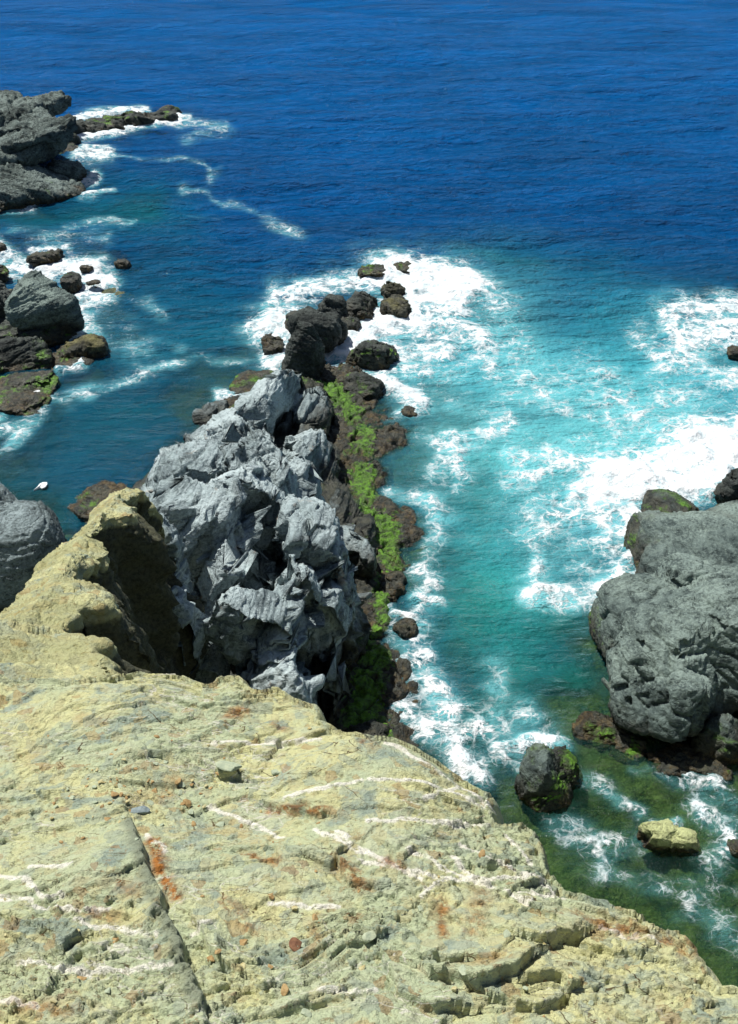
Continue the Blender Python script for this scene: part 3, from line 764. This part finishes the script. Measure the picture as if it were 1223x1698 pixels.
def crag(Pt, N, seed, amp, sc, grain=(30, -35, 40), aniso=(.45, 1.0, 2.0), strata=1.0, holes=0.0, crack=.5, carve=(), calm=(), facets=.8, low=.7):
    M = rotm(*grain) @ np.diag(aniso)
    q = Pt @ M
    q = q + .10 / sc * np.stack([fbm(Pt * sc * .7, 2, seed + k) for k in range(3)], 1)
    fa = int(np.argmax(aniso))
    h = low * fbm(Pt * sc * .5, 3, seed + 3)
    t = q[:, fa] * sc * 1.15 + .55 * fbm(Pt * sc * .8, 3, seed + 16)
    h += strata * .42 * (t - np.floor(t))
    uu, vv = chart(Pt[:, 0], Pt[:, 1], Pt[:, 2])
    cm = np.ones(len(Pt))
    for (cu, cv, ru, rv) in calm:
        cm *= 1 - .72 * np.exp(-(((uu - cu) / ru) ** 2 + ((vv - cv) / rv) ** 2) ** 2)
    h = h * cm
    if carve:
        face = (N * (np.array([0, 0, CAM_H]) - Pt)).sum(1) > 0
        for (cu, cv, ru, rv, dp) in carve:
            h -= dp / amp * np.exp(-(((uu - cu) / ru) ** 2 + ((vv - cv) / rv) ** 2) ** 2) * face
    if holes:
        h -= holes * sstep(.28, .55, fbm(Pt * sc * .9, 2, seed + 23)) * cm
    Q = Pt + N * (amp * h)[:, None]
    Q, e1, id1 = facet(Q, N, q, sc * .75, .62 * facets, seed + 11)
    Q, e2, id2 = facet(Q, N, q, sc * 2.0, .85 * facets, seed + 13)
    h = (.55 * (id1 - .5) - crack * np.exp(-e1 / .035) + .26 * (id2 - .5) - crack * .3 * np.exp(-e2 / .05)) * cm
    t = q[:, fa] * sc * 3.1 + .6 * fbm(Pt * sc * 1.5, 3, seed + 18)
    h += strata * .20 * (t - np.floor(t)) * cm
    F1, F2, idn, tl = vor(q * sc * 5.5, seed + 17)
    h += .14 * (idn - .5) + .16 * tl
    h += .05 * fbm(Pt * sc * 7, 3, seed + 19)
    return Q + N * (amp * h)[:, None]

def rock(name, label, cat, lumps, mat, voxel=.06, amp=.16, sc=1.3, seed=1, group=None, origin=None, **kw):
    V, N, Fq = fuse(lumps, voxel)
    if mat in (DARK, MOSSY): amp *= 1.4
    V = crag(V, N, seed, amp, sc, **kw)
    if origin is None: origin = np.array([V[:, 0].mean(), V[:, 1].mean(), V[:, 2].min()])
    o = mesh_obj(name, V, Fq, mat, origin)
    return tag(o, label, cat, group)

def box_lumps(u0, v0, u1, v1, k=.5, z=0.0, seed=0, extra=8, yaw=0, sharp=.5, down=1.0):
    """masses filling a patch of the photo whose front foot stands at height z"""
    f = P((u0 + u1) / 2, v1, z); m = mpp(f); dep = math.atan2(CAM_H - z, f[1])
    w_ = (u1 - u0) * m; E = (v1 - v0) * m
    h = k * E / math.cos(dep); L = (1 - k) * E / math.sin(dep)
    rg = random.Random(seed)
    c = np.array([f[0] * (f[1] + L / 2) / f[1] * .5 + f[0] * .5, f[1] + L / 2, z])
    out = [lump(c, (w_ * .5, L * .55, h), (yaw, 0, 0), seed, 9, sharp)]
    for j in range(extra):
        a = rg.uniform(0, 6.28); rr = rg.uniform(.25, .55)
        s = rg.uniform(.3, .55)
        out.append(lump(c + np.array([math.cos(a) * rr * w_ * .5, math.sin(a) * rr * L * .5, h * rg.uniform(-.1, .35)]), (w_ * .5 * s, L * .5 * s * 1.1, h * rg.uniform(.5, .8)),
                        (rg.uniform(0, 180), rg.uniform(-25, 25), 0), seed * 31 + j, 8, sharp))
    return out

def L_(u, v, z, sx_, sy_, sz_, yaw=0, tilt=0, roll=0, seed=0, sharp=.72, planes=13):
    return lump(P(u, v, z), (sx_, sy_, sz_), (yaw, tilt, roll), seed, planes, sharp)

# ---- the craggy grey headland
head = [
    L_(405, 1030, 2.9, 1.15, .9, 1.6, 10, 25, 0, 1, .5, 9), L_(310, 1105, 1.7, .9, .8, 1.2, 0, 20, 0, 2, .55), L_(470, 1160, 1.6, .95, .8, 1.7, 20, 15, 0, 3, .55), L_(440, 1080, 2.2, .9, .8, 1.4, 30, 0, 0, 4, .55),
    L_(525, 925, 2.5, 1.0, 1.4, 1.7, 30, 0, -15, 5, .55), L_(562, 990, 1.6, .6, 1.1, 1.9, 20, 0, -10, 6, .55), L_(535, 1060, 1.4, .5, .7, 1.7, 0, 0, 0, 7, .55), L_(500, 1010, 2.5, .6, .9, 1.6, 40, 10, 0, 8, .6), L_(545, 1195, .2, .22, .3, 1.5, 0, 0, 8, 9, .7),
    L_(580, 915, .6, .7, 1.2, 1.1, 20, 0, 0, 30, .55), L_(550, 1110, .4, .3, .7, 1.1, 0, 0, 0, 36), L_(500, 1185, .4, .45, .7, 1.4, 0, 0, 0, 37),
    L_(335, 890, 2.9, 1.5, 1.5, 1.8, 30, 15, 10, 10, .55), L_(410, 850, 2.9, 1.4, 1.7, 2.0, 40, 10, 0, 11, .5), L_(330, 815, 2.1, 1.35, 1.7, 1.6, 20, 0, 20, 12, .55), L_(440, 800, 2.4, 1.1, 1.8, 1.8, 30, 10, 0, 13, .5),
    L_(285, 812, 1.1, 1.0, 1.5, 1.25, 20, 0, 25, 14, .55), L_(390, 760, 1.7, 1.25, 2.0, 1.6, 20, 0, 10, 15, .5), L_(345, 740, 1.0, .75, 1.6, 1.2, 30, 0, 25, 16, .55), L_(438, 700, 1.25, .72, 3.0, 1.45, -14, 0, 10, 17, .5, 8), L_(478, 655, .7, .5, 1.6, 1.15, -14, 0, 0, 18, .5),
    L_(515, 700, .5, .75, 1.8, 1.1, -10, 0, 0, 19, .5), L_(500, 770, .8, 1.0, 1.7, 1.25, 0, 0, -15, 20, .55), L_(525, 790, .3, 1.15, 2.2, .75, 0, 0, -10, 21, .55), L_(540, 850, .25, 1.2, 1.6, .7, 0, 0, 0, 22, .55), L_(480, 830, 1.5, 1.0, 1.4, 1.5, 20, 0, 0, 23, .55),
    L_(380, 960, 2.3, 1.1, 1.0, 1.5, 0, 0, 0, 24, .55), L_(300, 965, 1.4, 1.1, 1.1, 1.6, 0, 0, 0, 25, .55), L_(262, 1015, .8, 1.1, 1.3, 1.4, 0, 0, 0, 26, .55), L_(262, 905, .9, 1.0, 1.3, 1.4, 0, 0, 0, 27, .55), L_(352, 700, .5, .5, 1.1, 1.0, 0, 0, 0, 28, .55),
    L_(278, 935, 4.2, .5, .8, 1.3, 20, 0, 0, 38, .5), L_(298, 1030, 3.4, .6, .8, 1.3, 0, 0, 0, 65, .5), L_(300, 1080, 2.6, .6, .8, 1.2, 0, 0, 0, 67, .5), L_(286, 865, 3.6, .5, .8, 1.1, 0, 0, 0, 68, .5),
    L_(410, 900, 1.0, 2.7, 3.0, 1.5, 0, 0, 0, 29), L_(430, 780, .4, 2.3, 3.0, 1.1, 0, 0, 0, 31), L_(400, 1060, .5, 2.4, 2.0, 1.2, 0, 0, 0, 32), L_(270, 850, .1, 1.2, 2.2, .7, 0, 0, 0, 33), L_(500, 670, .15, 1.0, 2.6, .55, 0, 0, 0, 34), L_(605, 900, .05, .55, 1.2, .6, 0, 0, 0, 35),
]
rock('headland', 'craggy pale grey rock headland running from below the cliff out into the sea', 'rock', head, GREY, .045, .20, .9, 7, grain=(-14, 8, 38), aniso=(1.9, .38, .9), holes=.2, crack=.3, facets=.85, strata=.6, low=.45,
     calm=[(405, 1025, 50, 60), (440, 680, 40, 40), (300, 1095, 40, 26), (450, 1145, 40, 24)],
     carve=[(452, 925, 22, 42, 0.81), (470, 725, 18, 45, 0.56), (545, 955, 20, 20, 0.43), (583, 930, 15, 14, 0.31), (540, 1130, 24, 40, 0.43), (610, 1020, 14, 30, 0.50), (405, 1110, 24, 14, 0.50), (455, 1095, 16, 18, 0.19), (505, 1050, 10, 28, 0.31),
            (420, 845, 16, 30, 0.43), (375, 800, 26, 8, 0.25), (300, 745, 24, 7, 0.22), (325, 930, 14, 26, 0.31), (520, 790, 18, 10, 0.25), (500, 745, 12, 8, 0.19), (360, 690, 8, 24, 0.25), (480, 985, 14, 18, 0.31), (520, 880, 30, 7, 0.25)])

# ---- ochre spur left of the shaded gully
sec = [  # y, z crest, x left rim, x right rim
    (5.2, 12.0, -6.5, -2.2), (6.6, 11.5, -5.6, -2.35), (8.1, 10.75, -4.7, -2.9), (9.1, 10.3, -4.38, -3.25), (10.6, 9.5, -4.6, -3.6), (12.6, 8.6, -4.95, -3.95), (14.4, 7.9, -5.0, -4.15), (16.0, 7.25, -4.95, -4.35), (16.8, 6.2, -5.0, -4.3), (17.4, 4.2, -5.2, -4.2), (18, 1.0, -5.4, -4.0)]
ns, npf = 420, 460
ys = np.array([s[0] for s in sec]); tt = np.linspace(0, 1, ns)
yy = ys[0] + (ys[-1] - ys[0]) * tt
zc = np.interp(yy, ys, [s[1] for s in sec]); xl = np.interp(yy, ys, [s[2] for s in sec]); xr = np.interp(yy, ys, [s[3] for s in sec])
prof = np.linspace(0, 1, npf)
V = np.zeros((ns, npf, 3))
for k in range(ns):
    top = zc[k]; ctrl_t = [0, .22, .30, .5, .66, .72, 1.0]
    px = [xl[k] - 3.0, xl[k] - .55, xl[k], (xl[k] + xr[k]) / 2, xr[k] - .1, xr[k] + .02, xr[k] + .3]
    pz = [-1.0, top - 1.6, top - .15, top + .12, top, top - .6, -1.0]
    rn = .28 * float(fbm(np.array([[yy[k] * 1.3, 0, 0]]), 4, 66)[0]); px[4] += rn; px[5] += rn; px[6] += .5 * rn
    V[k, :, 0] = np.interp(prof, ctrl_t, px); V[k, :, 2] = np.interp(prof, ctrl_t, pz); V[k, :, 1] = yy[k]
du = np.gradient(V, axis=0); dv = np.gradient(V, axis=1)
Nn = np.cross(dv, du); Nn = Nn / np.linalg.norm(Nn, axis=2)[:, :, None]
Nn = Nn.reshape(-1, 3); Vf = V.reshape(-1, 3)
if Nn[npf // 2][2] < 0: Nn = -Nn
wq_ = np.tile(sstep(.60, .72, prof), ns)
Vf = Vf.copy(); Vf[:, 0] += wq_ * (.40 * fbm(np.stack([0 * Vf[:, 0], Vf[:, 1] * .9, Vf[:, 2] * .35], 1), 4, 57) + .16 * fbm(Vf * 2.2, 3, 58) - .05)
Vf = crag(Vf, Nn, 55, .13, 1.7, grain=(-20, 20, 10), aniso=(1, .8, 1.8), crack=.3, holes=.2, facets=0, strata=.4)
fcs = grid_faces(npf, ns)[:, ::-1]
wall = np.tile(sstep(.655, .70, prof), ns)  # mask for the painted shade on the gully side
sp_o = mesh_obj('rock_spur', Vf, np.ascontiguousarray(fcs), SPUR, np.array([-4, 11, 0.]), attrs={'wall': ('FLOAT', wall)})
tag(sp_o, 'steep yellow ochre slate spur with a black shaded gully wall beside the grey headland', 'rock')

# ---- right hand boulders
rock('boulder', 'huge rounded grey green boulder with a long crack in the water at the right edge', 'boulder',
     [L_(1120, 1090, 1.05, 1.75, 1.9, 1.35, 15, 12, 0, 41, .58), L_(1100, 1160, .85, 1.25, 1.2, 1.1, 0, 15, 0, 42, .55), L_(1060, 1040, .7, 1.3, 1.6, 1.2, 0, 0, 0, 43), L_(1220, 1060, 1.3, 1.6, 1.8, 1.5, 0, 0, 0, 44), L_(1300, 1080, 1.0, 2, 2.4, 1.6, 0, 0, 0, 49),
      L_(1160, 1000, .9, 1.8, 1.5, 1.25, 0, 0, 0, 50, .6), L_(1200, 985, .7, 1.6, 1.2, 1.15, 0, 0, 0, 69, .55), L_(1060, 1120, .8, .9, 1.2, 1.1, 0, 0, 0, 64)],
     GREENGREY, .045, .15, 1.0, 21, facets=.85, grain=(-60, 20, 25), aniso=(.5, .9, 1.9), holes=.1, crack=1.0, low=.4,
     carve=[(1165, 1002, 15, 8, .3), (1203, 1062, 18, 9, .3), (1140, 1128, 7, 20, .18), (1082, 1150, 6, 26, .22), (1060, 1060, 8, 14, .15)])
rock('rock_shelf', 'flat topped grey rock shelf behind the cracked boulder under the white surf', 'rock',
     [L_(1180, 920, .45, 2.0, 1.7, .9, 0, 0, 0, 45), L_(1100, 900, .35, 1.1, 1.6, .75, 0, 0, 0, 46), L_(1095, 960, .3, .8, 1.2, .9, 0, 0, 0, 51), L_(1260, 900, .4, 2.0, 2.2, 1.0, 0, 0, 0, 47), L_(1110, 850, .05, .95, 1.0, .5, 0, 0, 0, 48)],
     GREENGREY, .055, .13, 1.0, 23, grain=(-60, 10, 20), crack=.6)
rock('sea_rock', 'black jagged rock standing in the thick surf at the right edge', 'rock', box_lumps(1182, 772, 1250, 850, .6, 0, 52), DARK, .05, .14, 1.4, 24)
rock('boulder', 'striated grey rock lying low against the foot of the cracked boulder, right edge', 'rock', box_lumps(1145, 1165, 1280, 1275, .45, -.1, 53, 3), GREENGREY, .045, .07, 1.6, 25, grain=(60, 10, 70), aniso=(.25, 1, 3))
rock('boulder', 'dark grey leaning boulder standing alone in green water beside the cliff edge', 'boulder',
     [L_(890, 1285, .35, .55, .62, .75, 20, 20, -10, 54, .62), L_(910, 1320, .0, .5, .5, .55, 0, 0, 0, 55), L_(930, 1275, .05, .4, .5, .5, 0, 0, 0, 56)], GREENGREY, .03, .07, 1.8, 26, grain=(20, 60, 10), aniso=(.4, 1, 2.2))
rock('boulder', 'small pale lime coloured boulder awash in the shallow pool, bottom right', 'boulder',
     [L_(1085, 1385, .1, .42, .35, .42, 0, 0, 0, 57), L_(1130, 1400, .0, .36, .3, .36, 0, 0, 0, 58)], PALE, .025, .06, 2.2, 27)
rock('sea_rock', 'round weedy hummock with a dark hollow between the leaning boulder and the cracked boulder', 'rock',
     box_lumps(950, 1170, 1035, 1245, .22, -.02, 59, 4) + box_lumps(1000, 1200, 1080, 1265, .2, -.05, 60, 3), MOSSY, .035, .09, 2.0, 28)
rock('sea_rock', 'weedy low rock strip just awash below the striated rock', 'rock', box_lumps(1060, 1225, 1240, 1290, .12, -.05, 61, 6), MOSSY, .04, .10, 1.8, 29)
rock('sea_rock', 'small brown rock in lacy surf at the upper right edge', 'rock', box_lumps(1203, 565, 1240, 598, .5, 0, 62, 3), MOSSY, .05, .10, 1.6, 30)
rock('sea_rock', 'dark submerged stone at the right edge beyond the pale lime boulder', 'rock', box_lumps(1205, 1385, 1250, 1425, .4, -.05, 63, 2), DARK, .03, .05, 2.2, 31)

# ---- rocks off the tip of the headland
TIP = [
    ((522, 483, 572, 538), .62, 'round black rock at the seaward end of the headland', 70), ((570, 480, 628, 528), .4, 'jagged black rock beside the round black one amid white surf', 71),
    ((630, 463, 674, 494), .5, 'tilted olive brown rock pointing up out of the thickest surf', 72), ((638, 492, 676, 528), .35, 'streaky low rock washed by foam just below the tilted olive rock', 73),
    ((598, 440, 642, 458), .3, 'thin rock awash on the seaward rim of the surf', 74), ((658, 436, 688, 450), .3, 'tiny rock at the seaward rim of the surf, right of the thin one', 75),
    ((578, 560, 652, 606), .5, 'flat black rock in white foam east of the tall dark pillar rock', 76), ((434, 553, 468, 582), .4, 'small olive weedy rock left of the tall dark pillar rock', 77),
    ((545, 510, 590, 545), .3, 'low black shelf joining the round rock to the foam', 78), ((560, 615, 625, 670), .3, 'dark weedy knob beside the bright green patch on the ledge', 79)]
for (b, k, lb, sd_) in TIP:
    b = (b[0] - 5, b[1] - 5, b[2] + 5, b[3] + 3)
    rock('sea_rock', lb, 'rock', box_lumps(*b, k, .05, sd_, 8, yaw=20), MOSSY if 'olive' in lb else DARK, .05, .15, 1.3, sd_, group='rocks in the surf off the headland', crack=.6)
rock('sea_rock', 'tall dark pillar rock with a bent arm where the headland meets the surf', 'rock',
     [L_(505, 590, .9, .75, .8, 1.5, 0, 0, 0, 80), L_(520, 548, .8, 1.0, .9, .95, 0, 0, 0, 81), L_(548, 545, .5, .6, .6, .8, 0, 0, 0, 82), L_(490, 535, .2, .5, .4, .5, 0, 0, 0, 83), L_(500, 615, .2, .8, 1.2, 1.0, 0, 0, 0, 84)], DARK, .05, .14, 1.2, 85, group='rocks in the surf off the headland')
rock('sea_rock', 'brown and green weedy ledge on the left flank of the headland', 'rock', box_lumps(365, 612, 480, 665, .12, -.05, 86, 7) + box_lumps(350, 650, 420, 700, .15, -.1, 87, 3), LEDGE, .055, .14, 1.4, 86)
rock('sea_rock', 'small brown rock awash in foam right of the green ledge', 'rock', box_lumps(665, 668, 702, 692, .3, -.03, 88, 3), MOSSY, .035, .08, 2, 88)
rock('sea_rock', 'brown weedy knob streaked with foam on the right rim of the ledge', 'rock', box_lumps(650, 1018, 690, 1062, .3, -.05, 89, 3), MOSSY, .03, .08, 2, 89)
rock('sea_rock', 'olive weedy nose of rock where the headland foot meets the channel', 'rock', box_lumps(625, 935, 678, 1000, .25, -.05, 90, 4), MOSSY, .035, .08, 1.8, 90)
rock('sea_rock', 'brown reef knob among lacy foam in the middle of the channel margin', 'rock', box_lumps(640, 835, 690, 885, .15, -.08, 91, 4), MOSSY, .035, .08, 1.8, 91)
rock('sea_rock', 'dark bushy rock covered in bright green weed just beyond the cliff edge', 'rock', box_lumps(570, 1185, 655, 1250, .3, 0, 92, 5), LEDGE, .035, .1, 1.8, 92)
rock('sea_rock', 'low brown wet rock at the left foot of the headland behind the ochre spur', 'rock', box_lumps(90, 775, 260, 900, .1, -.1, 93, 6), MOSSY, .05, .12, 1.6, 93)

# ---- left shore
rock('boulder', 'big pale grey tilted slab boulder propped above a black hollow on the left shore', 'boulder',
     [L_(60, 500, 1.5, 1.5, 1.5, .95, -8, 24, 0, 100, .55, 9), L_(105, 515, 1.0, .85, 1.2, .8, 30, 15, 12, 101, .6)], GREENGREY, .05, .12, 1.2, 100, grain=(50, -40, 0), aniso=(.3, 1, 2.5), holes=.2)
rock('boulder', 'dark striated rock mass under the tilted slab boulder at the left edge', 'rock',
     box_lumps(-60, 540, 110, 625, .42, 0, 102, 6) + [L_(40, 545, .2, 2.2, 1.6, .6, 0, 0, 0, 105), L_(-30, 520, .6, 1.6, 2.0, 1.3, 0, 0, 0, 106)], DARK, .06, .16, 1.2, 102, grain=(40, -30, 0), aniso=(.3, 1, 2.6))
rock('boulder', 'brown pointed rock with a weedy skirt reaching into the bay', 'rock', box_lumps(90, 545, 178, 602, .5, -.05, 103, 4) + box_lumps(60, 575, 160, 612, .2, -.05, 104, 3), MOSSY, .05, .13, 1.3, 103)
rock('sea_rock', 'low shelf of green and rust coloured weed below the pointed rock at the left edge', 'rock', box_lumps(-80, 585, 115, 700, .1, -.08, 107, 9), LEDGE, .06, .16, 1.3, 107)
rock('sea_rock', 'brown hump of rock behind the tilted slab boulder', 'rock', box_lumps(38, 404, 105, 438, .5, 0, 108, 4), MOSSY, .06, .15, 1.2, 108)
rock('sea_rock', 'small dark rounded rock at the right corner of the tilted slab boulder', 'rock', box_lumps(100, 440, 132, 478, .55, 0, 109, 3), DARK, .05, .1, 1.5, 109)
rock('sea_rock', 'smallest dark rock in the foam of the left bay', 'rock', box_lumps(128, 433, 152, 450, .5, 0, 110, 3), DARK, .04, .08, 1.8, 110)
rock('sea_rock', 'little rock standing furthest from the left shore in the bay', 'rock', box_lumps(188, 428, 214, 442, .5, 0, 111, 3), DARK, .05, .1, 1.5, 111)
rock('sea_rock', 'round dark rock at the left edge above the tilted slab boulder', 'rock', box_lumps(-20, 436, 14, 458, .6, 0, 112, 3), DARK, .05, .1, 1.5, 112)
rock('sea_rock', 'dark rock wedged between the left edge and the tilted slab boulder', 'rock', box_lumps(-50, 455, 20, 520, .5, 0, 113, 4), GREENGREY, .06, .14, 1.3, 113)
rock('sea_rock', 'brown rock corner at the left edge behind the bay', 'rock', box_lumps(-40, 398, 10, 418, .5, 0, 114, 3), MOSSY, .06, .12, 1.3, 114)
rock('sea_rock', 'flat brown rock sliver in foam right of the tilted slab boulder', 'rock', box_lumps(140, 461, 168, 472, .3, 0, 115, 2), MOSSY, .04, .08, 1.5, 115)
rock('boulder', 'grey rounded rock at the left edge behind the ochre spur', 'boulder',
     [L_(20, 930, 1.3, 1.5, 1.5, 1.8, 0, 0, 20, 116), L_(-50, 910, 1.5, 1.6, 1.8, 2.0, 0, 0, 0, 117), L_(60, 940, .8, 1.2, 1.4, 1.6, 0, 0, 0, 118)], BLUEGREY, .05, .13, 1.2, 116, grain=(30, 20, 10))

# ---- far left headland
rock('headland', 'far left headland lump, grey green and rounded, nearest the bay', 'rock',
     box_lumps(-60, 262, 136, 338, .55, 0, 120, 8) + box_lumps(60, 262, 136, 315, .5, 0, 121, 4) + box_lumps(-60, 290, 60, 350, .4, 0, 122, 3), FARROCK, .09, .36, 1.0, 120)
rock('headland', 'dark slanting slab block on the far left headland with a shaded underside', 'rock',
     [L_(58, 232, 2.1, 2.4, 3.0, 1.0, -25, 8, -22, 123, .55, 9), L_(15, 232, 1.9, 2.4, 3.5, 1.2, -20, 8, -20, 124, .55, 9), L_(-40, 225, 2.2, 3.0, 3.5, 1.6, 0, 0, 0, 125), L_(40, 240, .9, 2.2, 3.0, 1.3, 0, 0, 0, 126)], FARROCK, .09, .38, 1.1, 123, grain=(60, 20, -20), aniso=(.35, 1, 2.2), facets=.5, crack=.9, carve=[(85, 246, 34, 9, 1.3), (35, 250, 30, 6, .8), (50, 215, 8, 20, .6)])
rock('headland', 'layered slab rock topmost on the far left headland', 'rock',
     [L_(32, 190, 1.9, 2.1, 4.0, .7, -30, 5, -14, 127, .55, 9), L_(-20, 192, 1.8, 3.0, 4.0, 1.0, 0, 0, -10, 128, .6), L_(10, 200, .6, 2.2, 4.0, 1.3, 0, 0, 0, 129)], FARROCK, .09, .34, 1.1, 127, grain=(60, 20, -20), aniso=(.3, 1, 2.6), facets=.5, crack=.9, carve=[(45, 186, 40, 3, .5), (50, 200, 40, 5, .8)])
rock('sea_rock', 'dark low shelf under the slanting slab block on the far left headland', 'rock', box_lumps(25, 232, 142, 266, .45, 0, 130, 8), DARK, .09, .24, .9, 130)
reef = []
for (a, b, c, d_, s_) in ((96, 200, 150, 226, 140), (140, 197, 180, 220, 141), (170, 198, 215, 215, 142), (205, 188, 260, 208, 143), (240, 183, 298, 203, 144), (100, 222, 130, 240, 145)):
    reef += box_lumps(a, b - 3, c, d_ + 3, .62, .1, s_, 5)
pa, pb = P(108, 219), P(292, 192); dv_ = pb - pa
for k in range(9):
    t = (k + .5) / 9
    reef.append(lump(pa + dv_ * t + np.array([0, 0, -.05]), (np.linalg.norm(dv_) / 9, .55 + .2 * (k % 3), .55 + .25 * ((k * 7) % 4) / 3), (math.degrees(math.atan2(dv_[1], dv_[0])), 0, 0), 150 + k, 12, .5))
rock('reef', 'long low blackish reef with surf on both sides running out from the far left headland', 'rock', reef, DARK, .09, .20, 1.0, 140)

# ------------------------------------------------------------------ loose stones on the cliff
def stone_material(name, c1, c2):
    n = NT(name)
    c = n.mix(n.ss(n.noise(n.pos, 30, 4, .7), .4, .6), c1, c2)
    return n.done(n.pbr(c, .85, n.bump(n.noise(n.pos, 60, 4, .7), .01, .8), .25))
SLATE = stone_material('blue_slate', (.17, .21, .22), (.25, .30, .30))
RUSTY = stone_material('rust_stone', (.15, .07, .04), (.22, .11, .06))
CHIP = [stone_material('ochre_chip', (.42, .34, .15), (.5, .46, .26)), stone_material('green_chip', (.33, .38, .27), (.42, .46, .32)), stone_material('tan_chip', (.30, .19, .08), (.4, .28, .13))]

def stone(name, u, v, size, rot, seed, mat, label, lift=.3, sharp=.45, planes=9, group=None):
    q = PP(u, v); z = cliff_z(q[0], q[1])
    Vs = lump((0, 0, 0), size, (0, 0, 0), seed, planes, sharp)
    o = mesh_obj(name, Vs, ICO_F, mat, smooth=False)
    o.location = (q[0], q[1], z + size[2] * lift); o.rotation_euler = tuple(R(a) for a in rot)
    return tag(o, label, 'stone', group)
stone('loose_stone', 228, 1342, (.075, .035, .018), (12, 4, 5), 201, SLATE, 'flat blue grey slate lying among rubble left of the cliff centre', .8)
stone('loose_stone', 382, 1283, (.10, .05, .022), (-14, 6, -8), 202, CHIP[1], 'wedge shaped slab jutting over a black shadow near the cliff edge', .9)
stone('loose_stone', 490, 1567, (.036, .042, .016), (8, 0, 20), 203, RUSTY, 'single dark rust red stone on the lower middle of the cliff', .7)
stone('loose_stone', 612, 1560, (.045, .035, .03), (0, 10, 40), 204, CHIP[1], 'pale green angular stone right of the rust red stone', .5)
rg = random.Random(5)
protos = []
for k in range(6):
    protos.append((lump((0, 0, 0), (1, rg.uniform(.5, .9), rg.uniform(.28, .5)), (0, 0, 0), 300 + k, 16, .3), CHIP[k % 3]))
pm = []
for Vs, mt in protos:
    o = mesh_obj('stone_chip', Vs[:], ICO_F, mt, smooth=False); pm.append(o)
used_p = set()
N_CHIP = 190
for k in range(N_CHIP):
    if k < 95: u, v = rg.gauss(255, 75), rg.gauss(1305, 30)
    else: u, v = rg.uniform(10, 1050), rg.uniform(1180, 1690)
    q = PP(u, v)
    if float(sdist(np.array([q[0]]), np.array([q[1]]), CPOLY)[0]) < .12: q = PP(rg.gauss(200, 60), rg.gauss(1340, 30))
    s = rg.choice((.012, .016, .020, .026, .036)) * rg.uniform(.8, 1.2)
    pi = rg.randrange(6)
    if pi in used_p:
        o = pm[pi].copy(); COL.objects.link(o)
    else:
        o = pm[pi]; used_p.add(pi)
    o.scale = (s, s, s)
    o.location = (q[0], q[1], cliff_z(q[0], q[1]) + s * .22)
    o.rotation_euler = (rg.uniform(-.35, .35), rg.uniform(-.35, .35), rg.uniform(0, 6.28))
    tag(o, 'small angular stone chip lying loose on the yellow cliff top', 'stone', 'stone chips strewn over the cliff top')

# ------------------------------------------------------------------ white scrap floating in the left bay
n = NT('white_scrap'); WHITE = n.done(n.pbr(n.mix(n.ss(n.noise(n.pos, 12, 3), .4, .6), (.75, .76, .76), (.88, .88, .86)), .6))
c = P(68, 808, .03)
pts = [(-.16, -.10), (-.10, .02), (-.07, .10), (.02, .12), (.12, .11), (.15, .05), (.13, -.05), (.04, -.07), (-.02, -.02), (-.08, -.05)]
top = [np.array([a, b, .03 + .03 * math.sin(9 * a + 5 * b)]) for a, b in pts]; bot = [t - np.array([0, 0, .03]) for t in top]
nn = len(pts)
mid = [np.array([.02, .03, .075]), np.array([.02, .03, -.01])]
Vs = np.array(top + bot + mid) * np.array([1.25, 1.7, 1.3]) + c
fs = [[k, (k + 1) % nn, 2 * nn] for k in range(nn)] + [[nn + (k + 1) % nn, nn + k, 2 * nn + 1] for k in range(nn)] + [[k + nn, (k + 1) % nn + nn, (k + 1) % nn, k] for k in range(nn)]
o = mesh_obj('floating_scrap', Vs, fs, WHITE, c, smooth=False)
tag(o, 'small crumpled white scrap floating on the dark water of the left bay', 'debris')
print('tris', sum(len(o.data.polygons) for o in bpy.data.objects if o.type == 'MESH'))
